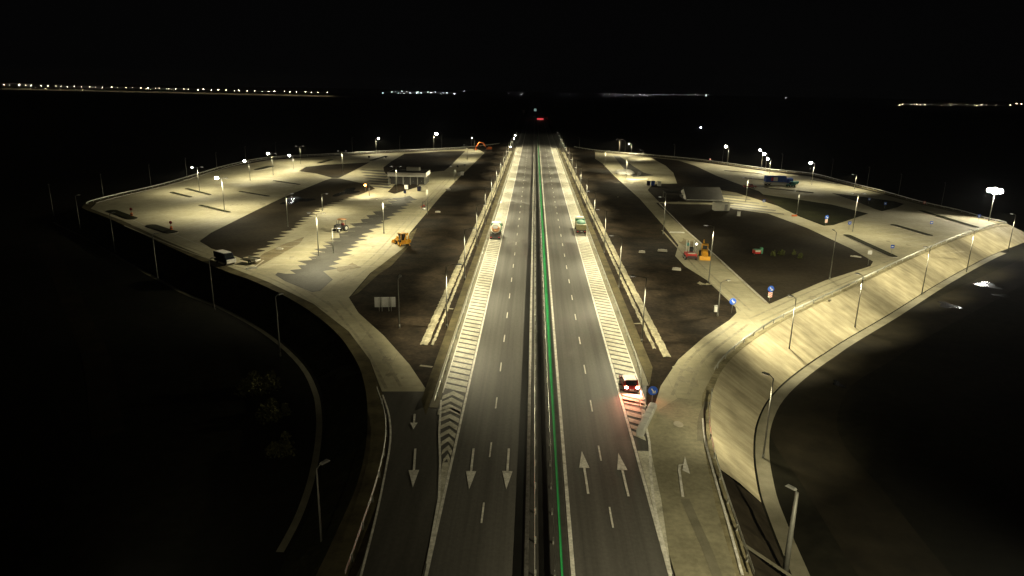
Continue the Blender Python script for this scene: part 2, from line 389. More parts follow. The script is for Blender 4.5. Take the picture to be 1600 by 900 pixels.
# markings
b = B()
for x, w in ((.3, .32), (-7.2, .26), (3.85, .32), (11.2, .28)):
    b.sheet([(x - w / 2, 16), (x + w / 2, 16), (x + w / 2, 900), (x - w / 2, 900)], Z4)
y = 28.6
while y < 900:
    for x in (-3.55, 7.5): b.sheet([(x - .08, y), (x + .08, y), (x + .08, y + 3), (x - .08, y + 3)], Z4)
    y += 10.9
struct(b, 'lane_marking', 'paint')
b = B(); y = 76.5
while y < 446:
    b.sheet([(-10.05, y + .9), (-7.4, y - .25), (-7.4, y + 1.05), (-10.05, y + 2.2)], Z4); y += 1.8
y = 71.0
while y < 76:                                                # chevrons in the narrowing gore
    b.sheet([(-10.0, y - .5), (-8.9, y + .9), (-8.9, y + 2.0), (-10.0, y + .6)], Z4); b.sheet([(-8.9, y + .9), (-7.45, y - .5), (-7.45, y + .6), (-8.9, y + 2.0)], Z4); y += 1.8
y = 60.2
while y < 71:
    t = (y - 57) / 14; xl = -7.5 - 2.5 * t; xm = (xl - 7.4) / 2
    b.sheet([(xl, y - .6), (xm, y + .5), (xm, y + 1.5), (xl, y + .4)], Z4); b.sheet([(xm, y + .5), (-7.4, y - .6), (-7.4, y + .4), (xm, y + 1.5)], Z4); y += 1.75
b.sheet([(-7.35, 44), (-7.35, 60), (-8.1, 60), (-7.5, 52)], Z4)
y = 74.5
while y < 446:
    b.sheet([(11.4, y + .8), (13.95, y - .5), (13.95, y + .7), (11.4, y + 2.0)], Z4); y += 1.7
y = 66.0
while y < 74:
    xr = 12.6 + 1.2 * (y - 66) / 8
    b.sheet([(11.4, y + .8), (xr, y - .3), (xr, y + .7), (11.4, y + 1.8)], Z4); y += 1.6
b.sheet([(11.36, 45), (11.38, 63.5), (12.75, 63.5), (12.3, 55)], Z4)
struct(b, 'hatched_marking', 'hatchpaint')
b = B()
for x in (-10.12, 14.02):
    b.sheet([(x - .07, 76), (x + .07, 76), (x + .07, 445), (x - .07, 445)], Z4)
b.ribbon([(-10.05, 74), (-9.2, 66), (-8.3, 60), (-7.6, 54), (-7.3, 45)], .22, Z4 + .004)
b.ribbon(smooth(gp([(1003, 645), (1014, 690), (1017, 740), (1024, 800), (1048, 898)]), 4), .25, Z4 + .004)
b.ribbon(smooth(gp([(563, 905), (585, 820), (600, 750), (610, 690), (608, 650), (598, 618)]), 4), .18, Z4)
b.ribbon(smooth(gp([(1160, 900), (1138, 820), (1115, 740), (1102, 690), (1098, 655)]), 4), .22, Z4)
struct(b, 'edge_marking', 'paint')
def arrow(bb, tail, tip, w=.5):
    a, t = Vector(tail), Vector(tip); d = (t - a); L = d.length; d.normalize(); n = Vector((-d.y, d.x, 0)); k = a + d * L * .58
    bb.sheet([a - n * .11, a + n * .11, k + n * .11, k - n * .11], Z4 + .002); bb.sheet([k - n * w, k + n * w, t], Z4 + .002)
b = B()
for (t0, t1) in (((740, 702), (733, 766)), ((795, 702), (791, 766)), ((649, 702), (645, 763)), ((919, 773), (909, 706)), ((982, 777), (966, 709))): arrow(b, G(*t0), G(*t1))
arrow(b, G(648, 648), G(646, 672), .4)
# bent arrow on the right ramp
p0, p1, p2 = G(1067, 778), G(1061, 735), G(1062, 728)
b.ribbon([p0, p1, p2, G(1068, 727)], .24, Z4 + .002); b.sheet([G(1070, 714), G(1078, 742), G(1066, 736)], Z4 + .003)
struct(b, 'arrow_marking', 'paint')
b = B(); c0 = G(1060, 664)
b.sheet([(c0.x + .55 * math.cos(a * .524), c0.y + .75 * math.sin(a * .524)) for a in range(12)], Z4); struct(b, 'road_patch', 'faint')

# ---------------------------------------------------------------- rest areas: dark ground inside the concrete
def zig(p0, p1, n, amp, up=.7):
    o = []; p0, p1 = Vector(p0), Vector(p1)
    for i in range(n):
        a = p0.lerp(p1, i / n); c = p0.lerp(p1, (i + up) / n)
        o += [a, Vector((c.x + amp * random.uniform(.55, 1.35), c.y, 0))]
    return o + [p1]
def ground_patch(name, pts, mt, z=Z1 + .05, kerbed=False):
    return struct(B().slab(pts, -.02, z), name, mt)
ground_patch('grass_verge', gp([(312, 377), (330, 364), (400, 329), (442, 309), (508, 282), (518, 279), (531, 279), (577, 289), (586, 295)]) + zig(G(560, 305), G(500, 330), 9, -2.5) + zig(G(500, 331), G(396, 405), 15, -2.2)
             + gp([(388, 408), (372, 402), (330, 388)]), 'topsoil')
ground_patch('grass_verge', gp([(467, 267.5), (478, 261), (510, 257.5), (577, 254), (556, 265), (530, 278), (519, 278), (495, 271.5)]), 'topsoil')
ground_patch('grass_verge', gp([(599, 262), (612, 252), (632, 240.5), (690, 236.5), (727, 236), (702, 261), (694, 267), (662, 270), (654, 292), (617, 303), (606, 300), (618, 288), (600, 268)]), 'dirt')
# sawtooth asphalt lane between the lorry bays
lane = zig(G(462, 428), G(530, 372), 9, -2.2) + zig(G(531, 371), G(628, 309), 10, -2.3) + gp([(640, 306)]) + zig(G(646, 310), G(566, 366), 10, 2.2, .4) + zig(G(565, 367), G(505, 424), 9, 2.2, .4) + gp([(520, 437), (500, 455), (488, 457), (446, 440), (430, 430), (434, 426), (445, 428)])
struct(B().sheet(lane, Z1 + .02), 'parking_lane', 'grey_asphalt')
struct(B().sheet(gp([(580, 427), (600, 411), (634, 385), (641, 365), (652, 356), (640, 384), (612, 415), (590, 430), (560, 458), (548, 464)]), .045), 'verge_strip', 'olive')
b = B()
for i in range(7):
    y0 = 263 + i * 4.3
    b.sheet(gp([(560 + i * 3, y0 + 3), (600 + i * 1.5, y0 + 6), (604 + i * 1.5, y0 + 3.8), (566 + i * 3, y0 + 1.8)]), Z1 + .02)
struct(b, 'parking_bays', 'grey_asphalt')
ground_patch('grass_verge', gp([(1025, 317), (1050, 319), (1105, 319.5), (1132, 322), (1146, 327), (1200, 334), (1262, 357), (1330, 389), (1364, 409), (1360, 416), (1290, 438), (1202, 475), (1160, 440), (1120, 403), (1070, 359)]), 'topsoil')
ground_patch('grass_verge', gp([(1016, 246), (1060, 251), (1086, 259), (1120, 275), (1160, 290), (1186, 299), (1215, 322), (1150, 301), (1100, 293), (1108, 315), (1030, 316), (1012, 297), (1020, 288), (1058, 287), (1052, 270), (1040, 259)]), 'dirt')
ground_patch('grass_verge', gp([(1192, 304), (1240, 311), (1300, 320), (1356, 334), (1302, 352), (1287, 353), (1250, 339), (1215, 322)]), 'grass')
ground_patch('grass_verge', gp([(1300, 302), (1350, 308), (1398, 315), (1412, 319), (1402, 324), (1378, 330), (1368, 327), (1338, 315)]), 'grass')
b = B()
for i in range(6):
    y0 = 297 + i * 4.7; x0 = 1102 + i * 7
    b.sheet(gp([(x0, y0 + 3), (x0 + 58 + i * 6, y0 + 9 + i), (x0 + 58 + i * 6, y0 + 10.3 + i), (x0 - 2, y0 + 4.6)]), Z1 + .06)
struct(b, 'parking_bays', 'asphalt')
struct(B().sheet(gp([(958, 243), (968, 244), (990, 260), (1006, 270), (1022, 274), (990, 277), (978, 268)]), Z1 + .02), 'parking_lane', 'grey_asphalt')
b = B()
for i in range(9):
    x0 = 1378 + i * 13.5; y0 = 337 + i * 4.4
    b.ribbon([G(x0, y0), G(x0 - 62, y0 + 3.5 + i * 1.2)], .14, Z1 + .02)
for i in range(10):
    x0 = 1350 + i * 13; y0 = 352 + i * 4.8
    b.ribbon([G(x0 + 40, y0 - 2), G(x0 - 8, y0 + 2)], .14, Z1 + .02)
for i in range(8):
    b.ribbon([G(218 + i * 14, 343 + i * 3.2), G(262 + i * 14, 334 + i * 2.5)], .14, Z1 + .02)
for i in range(9):
    b.ribbon([G(330 + i * 15, 330 - i * 5.6), G(362 + i * 15, 337 - i * 5.4)], .12, Z1 + .02)
b.ribbon([G(208, 344), G(234, 356)], .3, Z1 + .02); b.ribbon([G(272, 366), G(330, 390)], .2, Z1 + .02)
b.ribbon([G(392, 422), G(412, 407)], .35, Z1 + .02)
struct(b, 'bay_marking', 'faint')
# long wet stripe beside the right plaza with its sheen painted white, oil-dark tyre stains on the ramps
struct(B().sheet(gp([(978, 280), (990, 282), (1012, 280.5), (1012, 279), (996, 280), (979, 279)]), Z1 + .03), 'wet_sheen_strip', 'paint')
b = B()
b.ribbon(smooth(gp([(1070, 780), (1085, 815), (1105, 860), (1122, 905)]), 4), .8, Z1 + .03)
b.ribbon(smooth(gp([(1105, 628), (1095, 655), (1094, 690)]), 3), .6, Z1 + .03)
struct(b, 'tyre_stain', 'gutter')
kc = next(i for i, p in enumerate(crestR) if p.y > G(1157, 850).y); c0 = crestR[kc]; c1 = offset(crestR, -6.5)[kc - 1]
struct(B().sheet([(c0.x, c0.y - .35, .03), (c0.x, c0.y + .35, .03), (c1.x, c1.y + .35, LOW + .03), (c1.x, c1.y - .35, LOW + .03)]), 'drain_chute', 'gutter')

# stains, damp mud and wheel tracks on the concrete
rk = random.Random(5)
def blotch(b, c, rx, ry, z):
    ph = rk.uniform(0, 6); n = 16
    b.sheet([(c.x + rx * (.7 + .3 * math.sin(2 * a + ph) + rk.uniform(-.15, .15)) * math.cos(a), c.y + ry * (.7 + .3 * math.cos(3 * a + ph) + rk.uniform(-.15, .15)) * math.sin(a)) for a in [k / n * 6.283 for k in range(n)]], z)
b = B()
for x0, y0, x1, y1, n in ((270, 305, 420, 325, 14), (440, 390, 560, 425, 14), (560, 335, 615, 395, 12), (655, 296, 682, 318, 7), (1150, 265, 1300, 300, 12), (1370, 340, 1500, 395, 14), (1230, 462, 1300, 472, 5), (1060, 570, 1095, 610, 7), (600, 545, 632, 605, 5), (1090, 428, 1120, 445, 4), (965, 285, 1010, 310, 6)):
    for k in range(n):
        q = G(rk.uniform(x0, x1), rk.uniform(y0, y1)); w = rk.uniform(.3, 1.0); blotch(b, q, w, w * rk.uniform(.8, 2.2), Z1 + .006 + .0004 * k)
struct(b, 'oil_stain', 'stain')
b = B()
for off in (-.9, .9):
    for pth in (((520, 470), (575, 535), (615, 606)), ((1160, 505), (1090, 560), (1062, 620)), ((1180, 500), (1300, 446), (1440, 392)), ((200, 352), (300, 392), (430, 434), (520, 486)), ((1040, 360), (1095, 420), (1165, 486)), ((700, 280), (640, 345), (590, 400), (540, 440)), ((1230, 345), (1330, 398), (1400, 404))):
        b.ribbon(offset(smooth(gp(pth), 6), off), .42, Z1 + .004 + .001 * (off > 0))
struct(b, 'tyre_stain', 'stain')
b = B(); b.sheet(gp([(394, 412), (412, 396), (445, 381), (476, 370), (468, 381), (440, 397), (418, 409), (402, 418)]), Z1 + .015); blotch(b, G(545, 418), 2.5, 4, Z1 + .015); blotch(b, G(1075, 380), 2.2, 6, Z1 + .015)
struct(b, 'damp_patch', 'damp')
b = B()
for i in range(16):
    t = (i + .5) / 16
    for (p0, p1, w) in (((400, 408), (556, 308), 11), ((470, 420), (630, 310), -9), ((512, 420), (640, 312), 9)):
        q = G(*p0).lerp(G(*p1), t); b.ribbon([q, Vector((q.x + w, q.y - .4, 0))], .16, Z1 + .022)
struct(b, 'bay_marking', 'faint')

# water standing on the ground
def puddle(name, cx, cy, rx, ry, z, seed):
    rnd = random.Random(seed); c = G(cx, cy, z); pts = []
    for i in range(22):
        a = i / 22 * 6.283; k = .75 + .25 * math.sin(3 * a + seed) + rnd.uniform(-.12, .12)
        pts.append((c.x + rx * k * math.cos(a), c.y + ry * k * math.sin(a)))
    return struct(B().sheet(pts, z), name, 'water')
puddle('puddle', 463, 313, 5.5, 9, Z1 + .062, 1); puddle('puddle', 543, 300, 4, 12, Z1 + .062, 2)
puddle('puddle', 1482, 477, 2.2, 3, LOW + .04, 3); puddle('puddle', 1310, 600, .9, 1.6, LOW + .04, 4); puddle('puddle', 1545, 446, 2.5, 3.5, LOW + .04, 5); puddle('puddle', 1566, 462, 2, 2, LOW + .04, 6)

# ================================================================== kerbed planting islands
def island(px, label, soil='grass', group='kerbed planting islands in the car parks'):
    a, c, w = G(*px[0]), G(*px[1]), px[2]
    t = thing('planting_island', label, 'island', (a + c) / 2, 0, group); o = t.location
    d = (c - a); L = d.length; d.normalize(); n = Vector((-d.y, d.x, 0))
    def cap(ww, ll):
        pts = []
        for e, s in ((1, -1), (-1, 1)):
            for k in range(7):
                an = -math.pi / 2 + math.pi * k / 6
                pts.append(d * e * (ll / 2 - ww / 2 + ww / 2 * math.cos(an)) + n * e * (ww / 2 * math.sin(an)))
        return pts
    B().slab(cap(w, L), .0, .14).out('kerb', 'kerb', t); B().slab(cap(w - .3, L - .3), .05, .2).out('soil', soil, t)
    return t
island(((172, 329), (210, 343), 3.0), 'dark planting island beside the upper left orange barrel, nearest the platform corner')
island(((233, 352), (273, 365), 3.0), 'dark planting island below the other one, beside the near left orange barrel')
island(((267, 300.5), (299, 308.5), 1.6), 'thin planting island left of the tall pole, second from the far left fence')
island(((291, 295), (329, 305), 1.6), 'thin planting island at the base of the pole nearest the far left fence')
island(((312, 321), (359, 332.5), 1.6), 'thin planting island at the foot of the brightest left pole in the car park')
island(((374, 299.5), (421, 307.5), 1.6), 'thin planting island in the middle of the bright left car park')
island(((427, 282.5), (469, 289), 1.6), 'thin planting island of the left car park next to the dark grass triangle')
island(((497, 255.5), (519, 249.5), 2.6), 'dark planting island above the grass triangle by the far left road')
island(((580, 251.5), (604, 244), 2.6), 'dark planting island by the far left road next to two round sign backs')
island(((400, 266), (425, 259.5), 3.6), 'wide dark island beside the row of left poles along the far road')
island(((1321, 367), (1399, 403), 2.2), 'long dark planting island with a blue and white sign at its near end')
island(((1393, 351), (1456, 369.5), 2.2), 'dark planting island in the middle of the striped right bays')
island(((1438, 329.5), (1528, 356.5), 2.2), 'longest dark planting island, along the outer side of the right bays')
island(((1131, 266.5), (1191, 272), 2.0), 'thin planting island furthest back in the bright right car park')
island(((1160, 278), (1202, 282.5), 2.0), 'thin planting island left of the blue lorry')
island(((1194, 293.5), (1272, 302), 2.0), 'thin planting island in front of the blue lorry and teal dumper')
island(((1266, 281), (1310, 288), 2.0), 'thin planting island behind the lamp right of the blue lorry')

# ================================================================== guardrails
def profile_sweep(path, prof):
    b = B(); n = len(path); prev = None
    for i, p in enumerate(path):
        d = Vector(path[min(i + 1, n - 1)]) - Vector(path[max(i - 1, 0)]); d.z = 0; d.normalize(); nn = Vector((-d.y, d.x, 0))
        cur = [b.bm.verts.new(Vector(p) + nn * a + Vector((0, 0, z))) for a, z in prof]
        if prev:
            for k in range(len(prof)): b.bm.faces.new((prev[k], prev[(k + 1) % len(prof)], cur[(k + 1) % len(prof)], cur[k]))
        prev = cur
    return b
WBEAM = [(.06, .42), (.02, .47), (.06, .55), (.02, .62), (.06, .70), (.09, .72), (.05, .62), (.09, .55), (.05, .47), (.09, .42)]
_post = {}
def guardrail(path, label, step=4.0, flip=False, group='steel guardrails', wide=1.0):
    path = [Vector((p[0], p[1], 0)) for p in path]
    t = thing('guardrail', label, 'guardrail', path[0], 0, group)
    loc = [p - path[0] for p in path]
    prof = [((-a if flip else a) * wide, z) for a, z in WBEAM]
    profile_sweep(loc, prof).out('rail', 'zinc', t)
    pts = along(loc, step, step / 2)
    pts.sort(key=lambda q: (q[0] + path[0]).y)
    for k, (p, h) in enumerate(pts[:90]):
        if 'm' not in _post:
            o = B().box((0, 0, .34), (.1, .14, .68)).out('post', 'zinc', t); _post['m'] = o.data
        else:
            o = bpy.data.objects.new('post', _post['m']); COL.objects.link(o); o.parent = t
        o.location = p; o.rotation_euler.z = h
    if len(pts) > 90:
        b = B()
        for p, h in pts[90:]: b.box(p + Vector((0, 0, .34)), (.1, .14, .68), h)
        o = b.out('posts', 'zinc', t); o['kind'] = 'stuff'
    return t
guardrail([(-10.62, 73 + i * 6) for i in range(63)], 'straight steel guardrail along the left hatched hard shoulder')
guardrail([(12.9, 72.5), (13.6, 77), (14.5, 83)] + [(14.72, 89 + i * 6) for i in range(60)], 'steel guardrail along the right hatched hard shoulder, bending in near the crash cushion', flip=True)
guardrail([(.98, 18 + i * 8) for i in range(70)], 'long median guardrail beside the left white line')
guardrail([(2.45, 18 + i * 8) for i in range(70)], 'long median guardrail beside the green strip', flip=True)
grL = smooth(gp([(541, 905), (565, 835), (590, 757), (603, 695), (602, 650), (590, 612)]), 5)
guardrail(grL, 'curved steel guardrail on the outer side of the left ramp')
grR = smooth(gp([(1176, 905), (1152, 832), (1127, 757), (1112, 700), (1107, 655), (1112, 615)]), 5)
guardrail(grR, 'curved steel guardrail on the outer side of the right ramp', flip=True)
guardrail(offset(crestR, .5)[26:iC + 3], 'steel guardrail along the top of the bright clay slope')
guardrail(offset(crestR, .5)[iC + 2:-1], 'steel guardrail around the far edge of the right rest area')
iL = next(i for i, p in enumerate(crestL) if p.x < -128)
guardrail(offset(crestL, -.6)[iL + 2:-1], 'steel guardrail along the far edge of the left rest area')

# low kerb line along the left far edge
struct(profile_sweep([Vector(p) for p in offset(crestL, -2.4)[iL + 4:-4]], [(-.12, 0), (.12, 0), (.12, .16), (-.12, .16)]), 'kerb_line', 'kerb', up=False)
# kerb between the right inner road and the big dark plot
struct(profile_sweep([G(*p) for p in ((1030, 318), (1070, 358.5), (1120, 402), (1160, 439), (1198, 474))], [(-.15, 0), (.15, 0), (.15, .2), (-.15, .2)]), 'kerb_line', 'kerb', up=False)

# ================================================================== lamps
_mesh = {}
def linked(name, parent, key, build):
    if key in _mesh:
        o = bpy.data.objects.new(name, _mesh[key]); COL.objects.link(o); o.parent = parent
    else:
        o = build(); o.parent = parent; _mesh[key] = o.data
    return o
LIGHTS = {}
def light_data(kind, power, ang, col):
    k = (kind, power, ang, col)
    if k not in LIGHTS:
        d = bpy.data.lights.new('lamp_light', 'SPOT'); d.energy = power; d.color = col; d.spot_size = R(ang); d.spot_blend = .75; d.shadow_soft_size = .22
        # street lantern optic: throws more light sideways than straight down, so the ground is lit evenly
        d.use_nodes = True; n, l = d.node_tree.nodes, d.node_tree.links; em = n['Emission']
        tc = n.new('ShaderNodeTexCoord'); sx = n.new('ShaderNodeSeparateXYZ'); l.new(tc.outputs['Normal'], sx.inputs[0])
        ab = n.new('ShaderNodeMath'); ab.operation = 'ABSOLUTE'; l.new(sx.outputs[2], ab.inputs[0])
        mxn = n.new('ShaderNodeMath'); mxn.operation = 'MAXIMUM'; mxn.inputs[1].default_value = .29; l.new(ab.outputs[0], mxn.inputs[0])
        pw = n.new('ShaderNodeMath'); pw.operation = 'POWER'; pw.inputs[1].default_value = -2.9; l.new(mxn.outputs[0], pw.inputs[0])
        l.new(pw.outputs[0], em.inputs['Strength'])
        LIGHTS[k] = d
    return LIGHTS[k]
def lamp(x, y, z, h, face, label, group, lit=True, glow=0, power=4000, arm=1.2, double=False, ang=150, tilt=8, thick=1.0, col=WARM):
    """column with one or two arms; face = heading of the arm (0 = +x); glow = size of a visible drop lens"""
    t = thing('lamp_post', label, 'lamp post', (x, y, z), face, group)
    linked('pole', t, ('pole', h, thick), lambda: B().cyl((0, 0, 0), (0, 0, .5), .14 * thick, .14 * thick, 10).cyl((0, 0, .5), (0, 0, h), .11 * thick, .06 * thick, 10).out('pole', 'pole'))
    for s in ((1, -1) if double else (1,)):
        linked('arm', t, ('arm', h, arm, s), lambda: B().tube([(0, 0, h - .1), (s * arm * .5, 0, h + .12), (s * arm, 0, h + .18)], .04).out('arm', 'pole'))
        hd = linked('lamp_head', t, ('head', h, arm, s), lambda: B().box((s * (arm + .35), 0, h + .2), (.9, .36, .14), taper=.75).out('lamp_head', 'grey'))
        g = glow if s == 1 else 0
        lm = ('glare' if g else 'lens') if lit else 'lensoff'
        linked('lens', hd, ('lens', h, arm, s, g, lm), (lambda: B().ball((s * (arm + .35), 0, h + .08), (.42 * g, .42 * g, .34 * g)).out('lens', lm)) if g
               else (lambda: B().box((s * (arm + .35), 0, h + .118), (.6, .28, .02)).out('lens', lm)))
        if lit:
            lo = bpy.data.objects.new('lamp_light', light_data('s', power, ang, col)); COL.objects.link(lo); lo.parent = t
            lo.location = (s * (arm + .35), 0, h - .3 - .3 * g); lo.rotation_euler = (0, R(-tilt * s), 0)
    return t
gl = 'lamp posts along the left motorway verge'; gr_ = 'lamp posts along the right motorway verge'
for i in range(13):
    y = 100 + 28.2 * i
    lamp(-12.6, y, 0, 9.8, 0, f'{ordinal(i)} thin lamp post from the near end of the left motorway verge row', gl, power=POW_ROAD, glow=.55 if i in (8, 10, 11) else 0, arm=1.6, tilt=22)
    y = 95.8 + 28.8 * i
    lamp(16.6, y, 0, 9.8, math.pi, f'{ordinal(i)} thin lamp post from the near end of the right motorway verge row', gr_, power=POW_ROAD, arm=1.6, tilt=22)
# embankment foot, left: dark columns; right: lit ones
gfl = 'unlit lamp posts at the foot of the left embankment'; gfr = 'lamp posts at the foot of the right embankment'
def toward(x, y, tx, ty): return math.atan2(ty - y, tx - x)
foot = [(505, 886), (438, 557), (335, 485), (247, 437), (180, 395), (126, 360)]
for i, q in enumerate(foot):
    p = G(*q, LOW); lamp(p.x, p.y, LOW, 9.3, toward(p.x, p.y, p.x + 20, p.y + 30), f'{ordinal(i)} dark lamp post from the near end along the left embankment foot', gfl, lit=False, arm=.5)
foot2 = [(84, 337), (163, 316), (237, 297), (293, 283), (340, 271), (385, 259), (432, 250), (551, 243), (625, 239), (690, 236), (737, 233)]
for i, q in enumerate(foot2):
    p = G(*q, LOW); lamp(p.x, p.y, LOW, 9.3 + .8 * (i > 6), toward(p.x, p.y, p.x + 20, p.y - 30), f'{ordinal(i)} dark lamp post from the left beyond the far left guardrail', 'unlit lamp posts beyond the far left guardrail', lit=False)
footR = [(1225, 905), (1192, 716), (1231, 560), (1335, 515), (1440, 460), (1510, 425), (1575, 392)]
for i, q in enumerate(footR):
    p = G(*q, LOW); lamp(p.x, p.y, LOW, 9.6 if i else 8.2, toward(p.x, p.y, p.x - 20, p.y + 26), f'{ordinal(i)} lamp post from the near end along the foot of the bright clay slope' if i else 'thick near lamp post standing below the right ramp guardrail, cut by the frame', gfr,
                         lit=i > 0, power=POW_RIM * (.42 if i == 1 else 1), thick=2.4 if i == 0 else 1, ang=148, tilt=25, arm=.2 if i == 0 else .6)
footR2 = [(1470, 326), (1403, 309), (1354, 295), (1298, 279), (1220, 269), (1128, 259), (1053, 251), (976, 244), (905, 237)]
for i, q in enumerate(footR2):
    p = G(*q, LOW); lamp(p.x, p.y, LOW, 9.3, toward(p.x, p.y, p.x - 20, p.y - 26), f'{ordinal(i)} dark lamp post from the right beyond the far right guardrail', 'unlit lamp posts beyond the far right guardrail', lit=False)
# rest area columns: (base px, height, heading deg, glow, power factor, double, label)
LL = [((312, 300), 8.2, 200, .6, .8, True, 'tall lamp post by the thin island nearest the far left fence'),
      ((351, 330), 9.4, 170, 1.2, 1.25, True, 'brightly glowing lamp post in the middle of the bright left car park'),
      ((391, 282), 7.2, 180, 1.0, .9, False, 'glowing lamp post of the left car park, short and behind the thin islands'),
      ((427, 274), 8.6, 180, 1.1, 1.0, True, 'glowing tall lamp post left of its dim shorter neighbour in the car park'),
      ((459, 265), 6.0, 180, 1.1, .9, False, 'short glowing lamp post at the tip of the dark grass triangle'),
      ((470, 256), 8.0, 200, 0, .8, True, 'dim lamp post behind the grass triangle by the far left road'),
      ((536, 271), 9.2, 20, 0, 1.0, True, 'dim lamp post standing in the dark grass triangle'),
      ((588, 240), 8.2, 0, 1.3, 1.0, False, 'bright lamp post beside the far left road near two round sign backs'),
      ((678, 237), 10.0, 20, 1.9, 1.0, False, 'very bright lamp post on the far left road behind the white building'),
      ((498, 400), 9.2, 0, 0, 1.15, True, 'tall lamp post between the lorry bays and the dark tractor'),
      ((521, 396), 5.5, 0, 0, .45, False, 'shorter lamp post in the sawtooth lane near the dark tractor'),
      ((577, 306), 3.6, 180, 0, .5, False, 'short lamp post beside an orange beacon near the puddles'),
      ((620, 300), 8.8, 0, 0, 1.1, True, 'tall lamp post in front of the white building'),
      ((624, 512), 7.6, 90, 0, .18, False, 'pale lamp post beside the grey road sign back'),
      ((504, 330), 5.0, 0, 0, .6, False, 'thin dim lamp post in the dark grass between puddles and bays'),
      ((711, 287), 6.5, 180, 0, .9, False, 'lamp post half way along the inner road of the left rest area'),
      ((730, 250), 7.5, 180, 0, 1.0, False, 'lamp post at the far end of the left inner road'),
      ((741, 236), 7.5, 180, .5, 1.0, False, 'lamp post left of the orange excavator arm'),
      ((668, 335), 8.0, 180, 0, .9, False, 'lamp post on the dirt edge by the small dark machine'),
      ((600, 365), 8.5, 180, 0, 1.2, True, 'lamp post between the sawtooth lane and the yellow backhoe'),
      ((450, 355), 8.5, 20, 0, .45, False, 'lamp post in the dark grass left of the lorry bays')]
for px, h, hd, g, pf, dbl, lb in LL:
    p = G(*px); lamp(p.x, p.y, 0, h, R(hd), lb, 'lamp posts in the left rest area', glow=g, power=round(POW_REST * pf), double=dbl, ang=156)
LR = [((1136, 259), 9.5, 180, 1.5, 1.0, False, 'bright lamp post standing alone at the back of the right car park'),
      ((1189, 264), 9.0, 180, 1.3, .9, False, 'leftmost of the three bright lamps clustered behind the blue lorry'),
      ((1196, 266), 7.6, 180, 1.6, .9, False, 'middle of the three bright lamps clustered behind the blue lorry'),
      ((1202, 271), 6.6, 180, 1.4, .9, False, 'rightmost of the three bright lamps clustered behind the blue lorry'),
      ((1268, 289), 8.8, 180, 1.5, 1.1, False, 'bright lamp post right of the teal dumper'),
      ((1332, 362), 10.2, 180, 0, .75, True, 'tall lamp post at the far end of the long planting island'),
      ((1296, 437), 9.6, 90, 0, .6, False, 'tall grey lamp post at the edge of the big dark plot'),
      ((1107, 441), 11.0, 180, 0, .85, False, 'tall lamp post just right of the yellow loader'),
      ((1036, 366), 9.5, 180, 0, 1.0, False, 'lamp post on the inner edge of the right inner road'),
      ((1121, 494), 5.8, 30, 0, .7, False, 'grey lamp post with a small box by the curved corner'),
      ((967, 240), 8.0, 0, 0, .9, True, 'left of two dim lamp posts at the far end of the right plaza'),
      ((986, 241), 6.0, 180, .6, .9, False, 'right of two dim lamp posts at the far end of the right plaza'),
      ((1004, 248), 4.5, 180, 0, .7, False, 'short lamp post by the parked vehicles at the back of the plaza'),
      ((978, 279), 8.5, 90, 0, 1.5, True, 'lamp post in the right plaza by the pale heap'),
      ((1335, 295), 5.5, 180, 0, .6, False, 'short lamp post by the oval grass island'),
      ((1165, 315), 8.0, 0, 0, 1.0, True, 'lamp post among the striped bays right of the grey building'),
      ((1245, 335), 7.0, 180, 0, .5, False, 'dim lamp post in the triangular grass plot'),
      ((945, 262), 8.0, 0, 0, 1.3, False, 'lamp post at the far end of the right inner road')]
for px, h, hd, g, pf, dbl, lb in LR:
    p = G(*px); lamp(p.x, p.y, 0, h, R(hd), lb, 'lamp posts in the right rest area', glow=g, power=round(POW_REST * pf), double=dbl, ang=156)
# added masts, unseen below the frame, to light the foreground road and ramps
lamp(25, 20, 0, 17, toward(25, 20, 12, 62), 'added tall mast lamp beside the near right ramp, unseen below the frame', 'added mast lamps at the ramp junction', power=38000, ang=90, tilt=38, arm=2)
lamp(-16, 18, 0, 17, toward(-16, 18, -5, 62), 'added tall mast lamp beside the near left ramp, unseen below the frame', 'added mast lamps at the ramp junction', power=3800, ang=108, tilt=42, arm=2)
# flood light on the platform corner
p = G(1545, 346); t = thing('flood_light', 'glaring white flood light on a pole at the right platform corner', 'flood light', (p.x, p.y, 0), toward(p.x, p.y, 0, 60))
B().cyl((0, 0, 0), (0, 0, 10.1), .13, .08).out('pole', 'pole', t)
B().box((.05, 0, 9.1), (.12, 3.2, .12)).out('crossbar', 'pole', t)
for yy, rr in ((-1.35, .72), (0, .98), (1.35, .72)):
    ax = Vector((.94, 0, -.34)); c = Vector((.3 + (.06 if yy == 0 else 0), yy, 9.2))
    hd = B().cyl(c - ax * .4, c, .3, rr + .05, 20).out('lamp_head', 'dark', t)
    B().cyl(c + ax * .005, c + ax * .06, rr, rr * .95, 20).out('lens', 'flood', hd)
lo = bpy.data.objects.new('lamp_light', light_data('s', POW_REST * 1.6, 150, (1, .9, .68))); COL.objects.link(lo); lo.parent = t; lo.location = (.9, 0, 8.7); lo.rotation_euler = (0, R(-35), 0)
# orange beacon near the puddles
p = G(571, 300); t = thing('warning_beacon', 'small orange glowing beacon on a post by the puddles', 'beacon', p)
B().cyl((0, 0, 0), (0, 0, 2.2), .06).out('post', 'pole', t); B().ball((0, 0, 2.4), (.45, .45, .4)).out('lens', 'amber', t)

